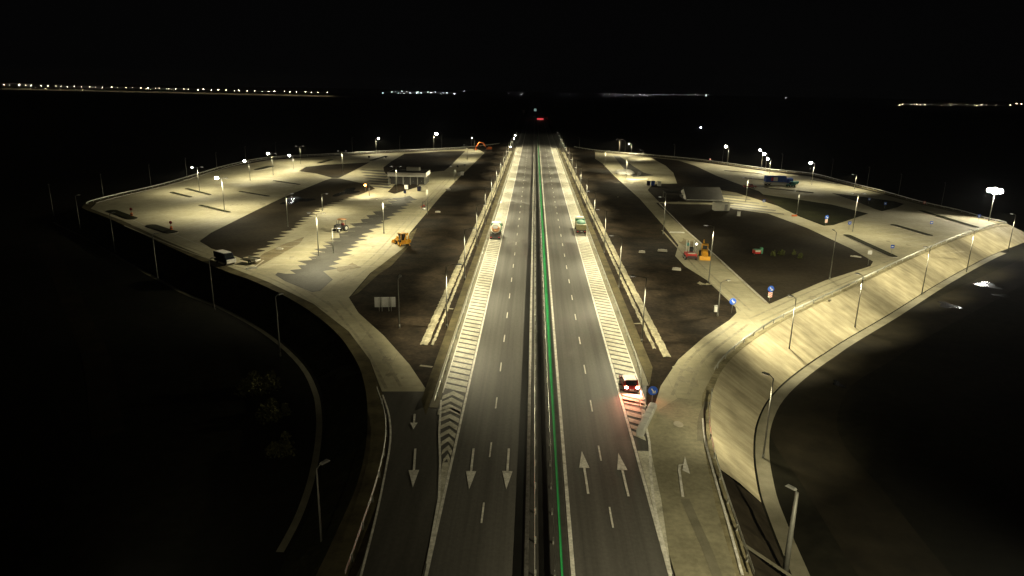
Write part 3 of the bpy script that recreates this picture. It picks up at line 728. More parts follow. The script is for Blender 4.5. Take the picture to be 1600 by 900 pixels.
# ================================================================== far lights
FARL = 3000
a0, a1 = GD(0, 138, 3100), GD(535, 149.8, 2700)
b = B(); n = 30; prev = None
for i in range(n + 1):
    t = -.25 + 1.27 * i / n; q = a0.lerp(a1, t); zt = q.z
    cur = [b.bm.verts.new(v) for v in ((q.x, q.y - 14, LOW), (q.x, q.y, zt), (q.x, q.y + 24, zt), (q.x, q.y + 40, LOW))]
    if prev:
        for k in range(3): b.bm.faces.new((prev[k], prev[k + 1], cur[k + 1], cur[k]))
    prev = cur
struct(b, 'far_road', 'concrete')
nfar = 46
for i in range(nfar):
    px = 6 + i * 11.2 + random.uniform(-3, 3); t = px / 535
    q = a0.lerp(a1, t); top = GD(px, 132.2 + 13 * t + random.uniform(-.6, .6), q.y - 6)
    tt = thing('street_lamp', f'{ordinal(i)} tiny street lamp from the left end of the row on the lit far road', 'street lamp', (top.x, q.y - 6, q.z - 2), 0, 'street lamps on the lit far road')
    hh = top.z - q.z + 2
    B().cyl((0, 0, 0), (0, 0, hh), .25, .15, 6).out('pole', 'pole', tt)
    s = random.uniform(.45, 1.05) * (1.5 if i in (2, 4) else 1)
    B().ball((0, 0, hh), (s * 1.2, s, s * .9), 8, 6).out('lens', 'farlens', tt)
    lo = bpy.data.objects.new('lamp_light', light_data('s', 900, 150, (1, .85, .55))); COL.objects.link(lo); lo.parent = tt; lo.location = (0, -3, hh - 1.5)
def town(name, mt, spots, dist, size):
    b = B(); c = B()
    for x, y, k in spots:
        d = dist * random.uniform(.92, 1.08); q = GD(x, y, d)
        b.ball(q, (size * k, size * k, size * k * .8), 6, 4); c.box((q.x, q.y, (q.z + LOW) / 2), (.3, .3, max(.5, q.z - LOW)))
    pm = c.out('town_poles', 'dark'); pm['kind'] = 'stuff'; tag(pm, 'dark poles carrying the distant ' + name.replace('_', ' ') + ' over the plain', 'poles')
    o = b.out(name, mt); o['kind'] = 'stuff'; return o
rs = random.Random(11)
sp = [(rs.gauss(675, 28), 143.5 + rs.gauss(1.2, 1.4), rs.choice((.35, .5, .7, 1.0))) for _ in range(30)] + [(710, 146.6, 1.2), (628, 142.5, 1.1), (612, 143.5, 1), (698, 145, 1)]
tag(town('town_lights', 'townlens', sp, 3300, 1.0), 'cluster of pale white town lights on the horizon left of the motorway', 'town lights')
sp = [(rs.uniform(790, 910), 147 + rs.gauss(0, .6), rs.choice((.3, .4, .6))) for _ in range(14)] + [(rs.uniform(940, 1110), 148.5 + rs.gauss(0, 1.0), rs.choice((.3, .4, .5, .7))) for _ in range(34)] + [(1228, 153, .6)]
tag(town('town_lights', 'townlens', sp, 3400, .85), 'thin scatter of dim town lights on the horizon right of the motorway', 'town lights')
sp = [(rs.uniform(1385, 1605), 163.3 + rs.gauss(0, .9), rs.choice((.35, .5, .7, 1.0))) for _ in range(26)] + [(1588, 161.8, 1.4), (1596, 162.2, 1.2), (1406, 163.8, 1), (1438, 164, 1)]
tag(town('town_lights', 'townwarm', sp, 3000, .85), 'long string of warm town lights on the horizon at the far right', 'town lights')
sp = [(rs.uniform(0, 275), 139 + rs.gauss(0, 1.0) + i * .03, rs.choice((.3, .45, .6))) for i in range(18)]
tag(town('town_lights', 'townwarm', sp, 2800, .9), 'small warm lights below the far lit road at the left', 'town lights')

# ================================================================== far motorway works
q = G(846, 187, 0)
t = thing('curved_barrier', 'far curved red and white barrier across the dark motorway', 'barrier', q)
arc = [Vector((12 * math.cos(a) - 4, 40 * math.sin(a), 0)) for a in [k * math.pi / 2 / 10 for k in range(11)]]
profile_sweep(arc, [(-.3, .3), (.3, .3), (.2, 2.4), (-.2, 2.4)]).out('panel', 'signred', t)
B().box((-1.5, -2, .9), (8, .3, 1.6)).out('warning_lamp', 'redlens', t)
B().box((7.2, 14, 3), (.6, 14, .5)).out('rail', 'white', t)
lo = bpy.data.objects.new('lamp_light', bpy.data.lights.new('barrier_light', 'POINT')); lo.data.energy = 500; lo.data.color = (1, .25, .2); COL.objects.link(lo); lo.parent = t; lo.location = (-2, -6, 4)
for px, w, mt, lb in (((836, 181), 3.4, 'greenlens', 'small pale green lit sign above the far dark motorway'), ((818, 184), 3.0, 'blockgrey', 'dim grey sign left of the pale green lit one')):
    p = G(*px, 0); t = thing('road_sign', lb, 'sign', p)
    B().cyl((0, 0, 0), (0, 0, 7.5), .15).out('post', 'pole', t); B().box((0, -.2, 8.2), (w, .15, 3.4)).out('sign_panel', mt, t)
p = G(1093, 200, LOW); t = thing('parked_car', 'distant dark car with bright bluish headlights in the black field', 'car', p, R(200))
B().prism([(-2, .35), (2, .35), (2.05, .8), (1.0, 1.0), (.4, 1.45), (-1.3, 1.45), (-2, .95)], -.85, .85).out('body', 'navy', t)
for s in (-1, 1):
    B().ball((s * .62, 2.0, .75), (.30, .15, .25)).out('headlight', 'headlamp', t)
    for y in (-1.3, 1.3): B().cyl((s * .8, y, .33), (s * .92, y, .33), .33).out('wheel', 'rubber', t)

# ================================================================== buildings
# left service building: deep white fascia over an open, columned front
p = G(636, 289); t = thing('service_building', 'white flat-roofed service building with columns in the left rest area', 'building', p, R(0))
w, d, hh = 14.5, 11, 3.1
B().box((0, d / 2 + .8, hh / 2), (w - 1.5, d - 2.2, hh)).out('wall', 'roof', t)
B().box((0, d / 2 - .2, hh + .75), (w, d, 1.5)).out('fascia', 'white', t)
rf = B().box((0, d / 2 - .2, hh + 1.46), (w - .5, d - .5, .1)).out('roof', 'roof', t)
B().box((1.2, d * .72, hh + 2.1), (5.0, 2.6, 1.3)).out('roof_unit', 'offwhite', rf)
for k in range(6): B().box((-w / 2 + .5 + k * (w - 1) / 5, -.35, hh / 2), (.28, .28, hh)).out('column', 'pole', t)
for k in range(4): B().box((w / 2 - .4, 1.8 + k * 2.6, hh / 2), (.24, .24, hh)).out('column', 'pole', t)
for k in range(4):
    wd = B().box((-4.8 + k * 3.2, 1.86, 1.3), (1.1, .08, 2.2)).out('door', 'dark', t)
    B().box((-4.8 + k * 3.2 + .4, 1.8, 1.2), (.06, .06, .2)).out('handle', 'zinc', wd)
for k in range(2): B().box((0, -5.76 + d / 2 - .03 * k, hh + .45 + .5 * k), (w - .3, .04, .06)).out('trim', 'grey', t)
# right service building: dark roof slab seen from above, pale gable to the left
p = G(1101, 316); t = thing('service_building', 'grey-roofed service building with pale end wall in the right rest area', 'building', p)
w, d = 12.5, 13
B().prism([(.3, 0), (d - .6, 0), (d - .6, 1.1), (6.2, 3.9), (.3, 1.2)], -w / 2 + .3, w / 2 - .3).out('wall', 'roof', t)
rf = B().prism([(-.8, .95), (6.2, 4.3), (d + .4, 1.1), (d + .4, .9), (6.2, 4.06), (-.8, .75)], -w / 2, w / 2).out('roof', 'roof', t)
B().box((0, -.9, .85), (w + .2, .16, .2)).out('gutter', 'palepole', rf); B().box((0, -1.6, .12), (w + 6, .3, .24)).out('plinth', 'gutter', t)
B().prism([(1.5, .6), (4.6, .6), (4.6, 3.0), (1.5, 1.5)], -w / 2 - .02, -w / 2 + .28).out('end_panel', 'white', t); B().prism([(5.2, 1.5), (8.8, 1.5), (8.8, 2.6), (5.6, 3.5)], -w / 2 - .02, -w / 2 + .28).out('end_panel', 'white', t)
for k in range(3): B().box((-w / 2 + 2 + k * 4, .28, .62), (1.3, .1, .5)).out('window', 'glass', t)
B().box((-w / 2 - 3.5, 7, 2.2), (5.5, 6, .2)).out('canopy', 'roof', t)
for y in (4.5, 9.5): B().box((-w / 2 - 6, y, 1.05), (.2, .2, 2.1)).out('column', 'pole', t)
# cabins
p = G(1128, 331); t = thing('site_cabin', 'rounded off-white site cabin beside the grey-roofed building', 'cabin', p, R(4))
B().box((0, 1.4, 1.55), (4.8, 2.6, 2.6)).out('body', 'offwhite', t, bevel=.25); B().box((0, 1.4, .12), (4.4, 2.2, .25)).out('skid', 'dark', t); B().box((1.2, .07, 1.3), (.9, .06, 1.9)).out('door', 'grey', t)
p = G(1154, 338); t = thing('switch_cabinet', 'small white switch cabinet on the dark plot', 'cabinet', p)
B().box((0, 0, .75), (.9, .5, 1.5)).out('body', 'white', t, bevel=.05); B().box((0, 0, 1.55), (1.05, .65, .1)).out('lid', 'grey', t)
# large road sign seen from behind
p = G(602, 486); t = thing('road_sign', 'large grey road sign seen from behind on short legs', 'sign', p, R(8))
for k, (x, wd) in enumerate(((-1.25, .85), (0.02, 1.45), (1.27, .85))): B().box((x, 0, 1.55), (wd, .07, 1.7)).out('sign_panel', 'blockgrey', t)
for x in (-.95, -.5, .6, 1.0): B().cyl((x, -.1, 0), (x, -.1, 2.3), .05).out('leg', 'pole', t)

# ================================================================== vehicles
def wheels(t, spots, r, w, hub='zinc'):
    for x, y in spots:
        s = 1 if x > 0 else -1
        wh = B().cyl((x - s * w / 2, y, r), (x + s * w / 2, y, r), r, r, 16).out('wheel', 'rubber', t)
        B().cyl((x + s * w / 2, y, r), (x + s * (w / 2 + .03), y, r), r * .55, r * .5, 12).out('rim', hub, wh)

# concrete mixer on the left hard shoulder, seen from behind
t = thing('mixer_truck', 'concrete mixer truck with pale orange drum parked on the left hatched shoulder', 'mixer truck', (-8.75, 168, 0))
B().box((0, .2, .95), (2.1, 8.0, .3)).out('chassis', 'dark', t)
c = B().box((0, 3.2, 2.05), (2.45, 2.0, 2.1)).out('cab', 'truckgreen', t, bevel=.12)
B().box((0, 3.15, 3.16), (2.3, 1.8, .14)).out('cab_roof', 'white', c); B().box((0, 4.22, 2.45), (2.1, .06, .9)).out('windscreen', 'glass', c)
bb = B(); prof = [(-3.2, .45), (-2.9, .75), (-1.2, 1.12), (.5, 1.2), (1.6, .95), (2.1, .5)]
for (y0, r0), (y1, r1) in zip(prof, prof[1:]): bb.cyl((0, y0, 2.35 - .12 * y0), (0, y1, 2.35 - .12 * y1), r0, r1, 18)
dr = bb.out('drum', 'drum', t)
for k, yy in enumerate((-1.6, -.3, .9)): B().cyl((0, yy - .08, 2.35 - .12 * yy), (0, yy + .08, 2.35 - .12 * yy), 1.2 + (.02 if k == 1 else 0), 1.2, 18).out('band', 'white', dr)
B().box((0, -3.35, 3.25), (1.1, .9, .7), taper=1.3).out('hopper', 'grey', t); B().box((0, -4.1, 1.5), (.5, .9, .12), rx=R(-35)).out('chute', 'dark', t)
B().box((0, -3.95, .75), (2.3, .15, .35)).out('bumper', 'dark', t)
for s in (-1, 1):
    B().box((s * .95, -4.04, .8), (.28, .05, .16)).out('tail_light', 'signred', t); B().box((s * 1.35, 4.0, 2.4), (.18, .12, .6)).out('mirror', 'dark', t); B().box((s * 1.15, -2.2, 1.2), (.12, 2.6, .5)).out('mudguard', 'dark', t)
wheels(t, [(s * 1.05, y) for s in (-1, 1) for y in (3.1, -1.4, -2.8)], .52, .36)
# tipper on the right hard shoulder
t = thing('tipper_truck', 'olive tipper truck with green tarpaulin and white cab roof on the right shoulder', 'truck', (12.75, 178, 0))
B().box((0, .2, .95), (2.1, 7.6, .3)).out('chassis', 'dark', t)
B().prism([(-3.9, 1.15), (1.5, 1.15), (1.6, 2.5), (-4.1, 2.5)], -1.25, 1.25).out('tipper_body', 'body', t, bevel=.05)
B().ball((0, -1.1, 2.5), (1.22, 2.5, .75), 16, 10).out('tarpaulin', 'tarp', t)
c = B().box((0, 2.9, 2.05), (2.4, 1.9, 2.0)).out('cab', 'truckgreen', t, bevel=.12)
B().box((0, 2.85, 3.2), (2.2, 1.7, .35), taper=.8).out('cab_roof', 'white', c); B().box((0, 3.87, 2.4), (2.0, .06, .85)).out('windscreen', 'glass', c)
B().box((0, -3.95, .72), (2.3, .15, .3)).out('bumper', 'dark', t); B().box((.05, -4.06, .8), (.5, .03, .13)).out('number_plate', 'white', t)
for s in (-1, 1):
    B().box((s * .9, -4.04, .76), (.3, .05, .16)).out('tail_light', 'signred', t)
    for k in range(4): B().box((s * 1.28, -3.4 + k * 1.5, 1.85), (.07, .12, 1.2)).out('rib', 'body', t)
wheels(t, [(s * 1.05, y) for s in (-1, 1) for y in (2.8, -1.5, -2.9)], .52, .36)
# car with brake lights on
t = thing('parked_car', 'red hatchback with glowing brake lights stopped on the right hatched area', 'car', (12.55, 79.6, 0), R(3))
bd = B().prism([(-2.05, .3), (2.05, .3), (2.1, .72), (1.0, .9), (.3, 1.42), (-1.35, 1.46), (-1.85, .98), (-2.1, .85)], -.88, .88).out('body', 'darkred', t, bevel=.07)
B().box((0, -.5, 1.475), (1.4, 1.6, .05)).out('roof', 'white', t, bevel=.02)
B().prism([(-1.42, 1.42), (-1.86, 1.0), (-1.90, 1.0), (-1.46, 1.44)], -.68, .68).out('rear_window', 'glass', t); B().prism([(.34, 1.40), (.98, .93), (1.02, .93), (.38, 1.42)], -.7, .7).out('windscreen', 'glass', t)
B().box((0, -2.14, .52), (.5, .04, .12)).out('number_plate', 'white', t); B().box((0, -2.1, .4), (1.7, .12, .22)).out('bumper', 'dark', t)
for s in (-1, 1):
    tl = B().box((s * .70, -2.07, .86), (.36, .14, .24)).out('tail_light', 'brake', t); B().ball((s * .66, -2.16, .86), (.17, .05, .13)).out('bulb', 'brakecore', tl)
    B().box((s * .885, -.35, 1.15), (.02, 1.7, .34)).out('side_window', 'glass', t); B().box((s * .98, .55, .98), (.18, .1, .13)).out('mirror', 'darkred', t)
    lo = bpy.data.objects.new('brake_glow', bpy.data.lights.get('brake_glow') or bpy.data.lights.new('brake_glow', 'SPOT')); COL.objects.link(lo); lo.parent = t
    lo.data.energy = 900; lo.data.color = (1, .22, .12); lo.data.spot_size = R(150); lo.data.spot_blend = .8; lo.data.shadow_soft_size = .1
    lo.location = (s * .66, -2.3, .9); lo.rotation_euler = (R(-68), 0, 0)
wheels(t, [(s * .8, y) for s in (-1, 1) for y in (1.3, -1.3)], .32, .2)
# crash cushion at the right gore
a, c = G(1000, 682), G(1020, 640); dd = c - a; t = thing('crash_cushion', 'grey-green crash cushion at the nose of the right gore', 'crash cushion', a, math.atan2(dd.y, dd.x) - math.pi / 2)
L = dd.length
for k in range(5): B().box((0, L * (k + .5) / 5, .5), (.75, L / 5 - .06, .8)).out('bay', 'palepole', t, bevel=.04)
B().box((0, -.12, .5), (.75, .2, .85)).out('nose', 'palepole', t, bevel=.06)
for s in (-1, 1): B().box((s * .42, L / 2, .55), (.06, L, .35)).out('rail', 'zinc', t)
# white van beside the left bays
p = G(352, 411); t = thing('parked_van', 'dark blue van with white roof and pale front parked on the left perimeter road', 'van', p, R(-128))
B().prism([(-2.5, .4), (2.5, .4), (2.5, 1.15), (2.0, 1.3), (1.4, 2.25), (-2.5, 2.3)], -1.05, 1.05).out('body', 'navy', t, bevel=.08)
B().box((0, -.6, 2.33), (1.8, 3.5, .07)).out('roof', 'white', t); B().box((0, 2.55, .85), (2.0, .1, .8)).out('front_panel', 'white', t)
B().prism([(1.45, 2.22), (2.02, 1.34), (2.06, 1.36), (1.5, 2.25)], -.9, .9).out('windscreen', 'glass', t)
for s in (-1, 1): B().box((s * .8, 2.62, .95), (.3, .06, .2)).out('headlight', 'lensoff', t); B().box((s * 1.06, .9, 1.6), (.03, 1.0, .5)).out('side_window', 'glass', t)
wheels(t, [(s * .95, y) for s in (-1, 1) for y in (1.6, -1.6)], .36, .22)
# trailer beside it
p = G(394, 411); t = thing('cargo_trailer', 'small pale flat trailer with one dark wheel beside the blue van', 'trailer', p, R(75))
B().box((0, 0, .7), (1.7, 3.0, .25)).out('bed', 'offwhite', t); B().tube([(0, 1.5, .6), (0, 2.8, .55)], .06).out('drawbar', 'dark', t)
B().box((.8, 0, 1.0), (.06, 2.9, .4)).out('side_board', 'offwhite', t); B().box((-.8, 0, 1.0), (.06, 2.9, .4)).out('side_board', 'offwhite', t); wheels(t, [(.95, -.2), (-.95, -.2)], .4, .2)
# red pickup
p = G(1171, 294); t = thing('pickup_truck', 'dark red pickup parked on the bright right car park', 'pickup', p, R(-80))
B().prism([(-2.4, .45), (2.4, .45), (2.4, 1.0), (1.2, 1.1), (.7, 1.75), (-.6, 1.75), (-.8, 1.15), (-2.4, 1.15)], -.92, .92).out('body', 'darkred', t, bevel=.06)
B().box((0, -1.6, 1.1), (1.5, 1.4, .14)).out('load_bed', 'dark', t); B().prism([(.73, 1.7), (1.18, 1.14), (1.22, 1.16), (.78, 1.73)], -.8, .8).out('windscreen', 'glass', t)
for s in (-1, 1): B().box((s * .93, .05, 1.45), (.02, 1.0, .4)).out('side_window', 'glass', t)
wheels(t, [(s * .85, y) for s in (-1, 1) for y in (1.5, -1.5)], .38, .24)
# blue lorry
p = G(1216, 290); t = thing('cargo_lorry', 'lorry with blue canvas body and pale emblem in the right car park', 'lorry', p, R(-86))
B().box((0, 0, 1.0), (2.3, 12, .4)).out('chassis', 'offwhite', t)
bd = B().box((0, -1.6, 2.7), (2.5, 8.2, 2.4)).out('canvas_body', 'blue', t, bevel=.08)
B().box((1.27, -1.9, 2.7), (.04, 1.7, 1.5)).out('emblem', 'white', bd); B().box((1.26, -3.3, 2.7), (.04, .8, 1.3)).out('emblem', 'signred', bd); B().box((0, -5.0, 3.95), (2.3, 1.4, .1)).out('roof_hatch', 'white', bd)
c = B().box((0, 4.3, 1.9), (2.4, 2.2, 2.2)).out('cab', 'blue', t, bevel=.15); B().box((0, 5.42, 2.3), (2.1, .06, .8)).out('windscreen', 'glass', c)
B().box((1.2, .2, .75), (.1, 7.5, .8)).out('side_skirt', 'white', t)
wheels(t, [(s * 1.05, y) for s in (-1, 1) for y in (4.2, -3.6, -4.9)], .5, .34)
# teal dumper
p = G(1236, 292); t = thing('site_dumper', 'teal site dumper standing right of the blue lorry', 'dumper', p, R(-70))
B().box((0, -.4, .9), (1.5, 2.4, .6)).out('chassis', 'teal', t, bevel=.05); B().prism([(.4, 1.0), (2.3, 1.2), (2.7, 2.2), (.2, 2.0)], -1.05, 1.05).out('skip', 'teal', t); B().box((0, -.7, 1.5), (.7, .6, .6)).out('seat', 'dark', t)
B().tube([(-.6, -1.2, 1.2), (-.6, -1.2, 2.7), (.6, -1.2, 2.7), (.6, -1.2, 1.2)], .06).out('roll_bar', 'dark', t); wheels(t, [(s * .9, y) for s in (-1, 1) for y in (1.1, -1.2)], .5, .4)

def backhoe(loc, rz, label, body, cabm='glass', boom_up=1.0):
    t = thing('backhoe_loader', label, 'backhoe', loc, rz)
    B().box((0, 0.1, 1.0), (1.3, 3.2, .7)).out('chassis', body, t, bevel=.06)
    B().prism([(.6, 1.35), (2.1, 1.3), (2.1, 1.75), (.6, 1.95)], -.5, .5).out('bonnet', body, t, bevel=.05)
    c = B().box((0, -.35, 2.1), (1.35, 1.5, 1.5), taper=.9).out('cab', cabm, t); B().box((0, -.35, 2.9), (1.45, 1.65, .12)).out('roof', body, c)
    for s in (-1, 1):
        for y in (-1.05, .35): B().cyl((s * .66, y, 1.4), (s * .6, y, 2.86), .05).out('pillar', body, c)
    for s in (-1, 1): B().tube([(s * .6, 1.0, 1.5), (s * .6, 2.3, 1.2), (s * .6, 2.9, .6)], .09).out('loader_arm', body, t)
    B().prism([(2.8, .15), (3.5, .1), (3.3, .35), (3.05, .9), (2.8, .9)], -1.15, 1.15).out('loader_bucket', body, t)
    bm_ = B().tube([(0, -1.6, 1.2), (.15, -2.2, 2.9 * boom_up), (.1, -3.2, 3.3 * boom_up)], .16).out('boom', body, t)
    B().tube([(.1, -3.2, 3.3 * boom_up), (.1, -3.6, 1.9)], .13).out('dipper', body, t); B().prism([(-3.2, 1.2), (-3.9, 1.3), (-4.0, 1.9), (-3.4, 2.0)], -.3, .5).out('digging_bucket', body, t)
    B().box((0, -1.55, .8), (2.0, .25, .5)).out('stabiliser_frame', body, t)
    for s in (-1, 1): B().tube([(s * .9, -1.6, .9), (s * 1.25, -1.7, .08)], .09).out('stabiliser', body, t)
    wheels(t, [(s * .95, -.8) for s in (-1, 1)], .72, .45, body); wheels(t, [(s * .85, 1.6) for s in (-1, 1)], .45, .32, body)
    return t
p = G(628, 383); backhoe(p, R(35), 'bright yellow backhoe loader with raised boom on the left dirt edge', 'yellow')
p = G(1100, 402); backhoe(p, R(170), 'yellow backhoe loader beside the red lifting machine on the inner road', 'yellow')
# dark tractor among lorry bays
p = G(533, 361); t = thing('farm_tractor', 'dark tractor with brown canopy standing in the sawtooth lane', 'tractor', p, R(150))
B().box((0, .3, 1.1), (1.0, 3.0, .6)).out('chassis', 'dark', t, bevel=.05); B().prism([(.3, 1.3), (2.0, 1.25), (2.0, 1.8), (.3, 1.95)], -.45, .45).out('bonnet', 'dark', t, bevel=.06)
for x in (-.6, .6):
    for y in (-1.1, .2): B().cyl((x, y, 1.3), (x, y, 2.9), .06).out('pillar', 'dark', t)
B().box((0, -.45, 3.0), (1.6, 1.7, .16)).out('canopy', 'drum', t); B().box((0, -.6, 1.6), (.6, .5, .6)).out('seat', 'darkred', t); B().cyl((.3, 1.2, 1.8), (.3, 1.2, 2.9), .06).out('exhaust', 'dark', t)
wheels(t, [(-.95, -.7), (.95, -.7)], .8, .5); wheels(t, [(-.8, 1.6), (.8, 1.6)], .5, .35)
# small dark roller on the dirt edge
p = G(662, 328); t = thing('road_roller', 'small dark road roller at the dirt edge of the left inner road', 'roller', p, R(20))
B().box((0, 0, .85), (.9, 1.6, .6)).out('chassis', 'dark', t, bevel=.05); B().cyl((-.6, 1.2, .45), (.6, 1.2, .45), .45, .45, 16).out('drum', 'zinc', t); B().cyl((-.6, -1.1, .45), (.6, -1.1, .45), .45, .45, 16).out('drum', 'zinc', t)
B().tube([(-.45, -.4, 1.1), (-.45, -.4, 2.5), (.45, -.4, 2.5), (.45, -.4, 1.1)], .05).out('roll_bar', 'dark', t); B().box((0, -.1, 1.3), (.5, .5, .4)).out('seat', 'darkred', t); B().box((0, .8, .8), (1.3, .12, .3)).out('yoke', 'orange', t)
# orange excavator
p = G(763, 236); t = thing('tracked_excavator', 'orange tracked excavator with raised arm at the far end of the left inner road', 'excavator', p, R(95))
for s in (-1, 1): B().prism([(-2, .1), (2, .1), (2.3, .5), (2, .95), (-2, .95), (-2.3, .5)], s * 1.2 - .3, s * 1.2 + .3).out('track', 'dark', t)
B().box((0, -.4, 1.75), (2.6, 3.4, 1.3)).out('house', 'orange', t, bevel=.1); B().box((-.8, .9, 2.2), (1.0, 1.4, 1.6)).out('cab', 'glass', t, bevel=.05); B().box((0, -2.0, 1.8), (2.5, .6, 1.1)).out('counterweight', 'dark', t)
B().tube([(.3, 1.2, 1.9), (.3, 3.0, 4.6), (.3, 5.6, 5.0)], .32).out('boom', 'orange', t); B().tube([(.3, 5.6, 5.1), (.3, 7.4, 1.8)], .26).out('dipper', 'orange', t)
B().tube([(.3, 1.8, 2.4), (.3, 3.4, 4.2)], .1).out('ram', 'zinc', t); B().prism([(6.6, .4), (7.8, .4), (8.0, 1.6), (7.1, 1.8)], -.4, 1.0).out('bucket', 'orange', t)
# red lifting machine
p = G(1078, 405); t = thing('lifting_machine', 'red machine with pale upright lifting masts beside the yellow backhoe', 'lifting machine', p, R(0))
B().box((0, 0, 1.0), (2.3, 2.6, 1.1)).out('body', 'red', t, bevel=.12); B().box((0, -1.1, 1.62), (1.5, .9, .14)).out('engine_cover', 'offwhite', t); B().box((0, -1.36, .8), (1.9, .1, .5)).out('grille', 'dark', t)
for x in (-.85, -.25, .75): B().box((x, .7, 2.7), (.16, .2, 2.8)).out('mast', 'zinc', t)
B().tube([(.75, .7, 3.9), (1.2, .3, 2.2), (.9, -.2, 1.6)], .08).out('strut', 'zinc', t); B().box((-.55, .75, 3.2), (.9, .1, .7)).out('carriage', 'teal', t); B().box((.2, .4, 2.2), (.8, .8, .9)).out('cab', 'glass', t)
wheels(t, [(s * 1.15, y) for s in (-1, 1) for y in (.8, -.8)], .55, .35)
lo = B().ball((0, 0, 0), (.25, .25, .3)).out('work_lamp', 'lens', None); lo.location = G(1087, 388, 2.0); 
p = G(1087, 396); t = thing('work_lamp', 'small white lit work lamp on a stand behind the yellow backhoe', 'work lamp', p); B().cyl((0, 0, 0), (0, 0, 2.1), .05).out('stand', 'dark', t); lo.parent = t; lo.location = (0, 0, 2.2)
# generator on the dark plot
p = G(1182, 398); t = thing('site_generator', 'small red and white generator beside a row of bushes', 'generator', p, R(10))
B().box((0, 0, .75), (1.6, 1.0, .9)).out('body', 'red', t, bevel=.06); B().box((0, -.52, .95), (1.2, .05, .4)).out('panel', 'offwhite', t); B().box((0, 0, 1.25), (1.7, 1.1, .12)).out('hood', 'truckgreen', t); B().box((1.2, .3, .9), (.6, .8, 1.5)).out('tank', 'truckgreen', t, bevel=.15)
wheels(t, [(.7, -.4), (-.7, -.4)], .25, .15)

# ================================================================== signs, barrels, small furniture
def sign(px, kind, label, h=2.4, rz=0, z=0.0):
    p = G(*px, z); t = thing('road_sign', label, 'sign', p, rz)
    B().cyl((0, 0, 0), (0, 0, h + .4), .04).out('post', 'pole', t)
    if kind in ('arrow', 'keep'):
        d = B().cyl((0, -.05, h + .35), (0, -.09, h + .35), .55, .55, 20).out('sign_face', 'signblue', t)
        B().cyl((0, -.085, h + .35), (0, -.092, h + .35), .5, .5, 20).out('ring', 'signblue', d)
        B().box((0, -.11, h + .35), (.14, .02, .62), ry=R(-35)).box((.16, -.11, h + .10), (.34, .02, .13), ry=0).box((.27, -.11, h + .20), (.13, .02, .32)).out('arrow', 'white', d)
    if kind == 'keep':
        c = B().box((0, -.06, h - .75), (.7, .04, .95)).out('chevron_board', 'white', t)
        for k in range(3): B().box((0, -.09, h - 1.02 + k * .3), (.74, .02, .11), ry=R(25)).out('stripe', 'signred', c)
    if kind == 'blue':
        d = B().box((0, -.06, h + .3), (.8, .04, .8)).out('sign_face', 'signblue', t); B().box((0, -.09, h + .3), (.45, .02, .25)).out('symbol', 'white', d)
    if kind == 'redring':
        d = B().cyl((0, -.05, h + .35), (0, -.09, h + .35), .45, .45, 20).out('sign_face', 'signred', t); B().cyl((0, -.085, h + .35), (0, -.1, h + .35), .3, .3, 20).out('centre', 'white', d)
    if kind == 'back':
        B().cyl((0, -.05, h + .35), (0, -.09, h + .35), .5, .5, 16).out('sign_face', 'dark', t)
    if kind == 'tri':
        B().prism([(0, h - .1), (.04, h - .1), (.04, h + .75), (0, h + .75)], -.45, .45).out('sign_face', 'blockgrey', t)
    return t
sign((1018, 634), 'arrow', 'blue round arrow sign beside the guardrail above the crash cushion', 1.6)
sign((1202, 471), 'keep', 'blue round sign over a red and white chevron board at the dark plot corner', 2.0)
sign((1143, 489), 'arrow', 'blue sign with pale arrow at the rounded corner of the inner road', 1.7)
sign((1290, 352), 'keep', 'blue sign over a chevron board at the tip of the triangular grass plot', 2.0)
sign((1392, 399), 'blue', 'blue and white sign at the near end of the long planting island', 1.8)
sign((1326, 359), 'blue', 'small violet-blue sign beside the tall lamp by the long island', 1.6)
sign((1454, 356), 'blue', 'small blue sign among the striped right bays', 1.2)
sign((1528, 347), 'blue', 'blue sign on the far edge below the flood light', 1.5)
sign((1443, 325), 'redring', 'red round sign on the far edge above the longest island', 1.5)
sign((1382, 326), 'blue', 'blue sign standing in the oval grass island', 1.4)
sign((1357, 319), 'blue', 'faint blue sign left of the other one in the oval grass island', 1.4)
sign((633, 309), 'blue', 'violet-blue sign in front of the white building', 1.6)
sign((577, 254), 'back', 'left dark round sign back by the far left planting island', 2.4)
sign((603, 254), 'back', 'right dark round sign back by the far left planting island', 2.4)
sign((715, 268), 'back', 'dark round sign back on the left inner road', 2.0)
sign((726, 268), 'tri', 'dark square sign back at the dirt edge of the left inner road', 2.4)
sign((1109, 256), 'redring', 'small red and white sign at the back of the right car park', 2.0)
sign((1356, 415), 'tri', 'grey sign back at the right tip of the big dark plot', 2.6)
sign((1193, 320), 'blue', 'tiny blue sign in the striped bays right of the off-white cabin', 1.0)
def barrel(px, label):
    p = G(*px); t = thing('traffic_barrel', label, 'barrel', p)
    B().cyl((0, 0, 0), (0, 0, 1.0), .34, .28, 14).out('body', 'orange', t); B().cyl((0, 0, .45), (0, 0, .65), .33, .32, 14).out('band', 'dark', t); B().cyl((0, 0, 1.0), (0, 0, 1.9), .05).out('post', 'dark', t); B().ball((0, 0, 2.0), (.4, .15, .4)).out('sign_disc', 'darkred', t)
barrel((206, 338), 'orange barrel with a red disc by the upper dark island near the platform corner'); barrel((268, 360), 'orange barrel with a red disc by the lower dark island of the left car park')
def block(px, label, s=(1.4, .6, .5), mt='kerb', rz=0):
    p = G(*px); t = thing('concrete_block', label, 'block', p, rz, 'loose concrete blocks on the ground')
    B().box((0, 0, s[2] / 2), s, taper=.9).out('body', mt, t, bevel=.05); B().box((0, 0, s[2] + .04), (s[0] * .4, .08, .08)).out('lifting_bar', 'zinc', t)
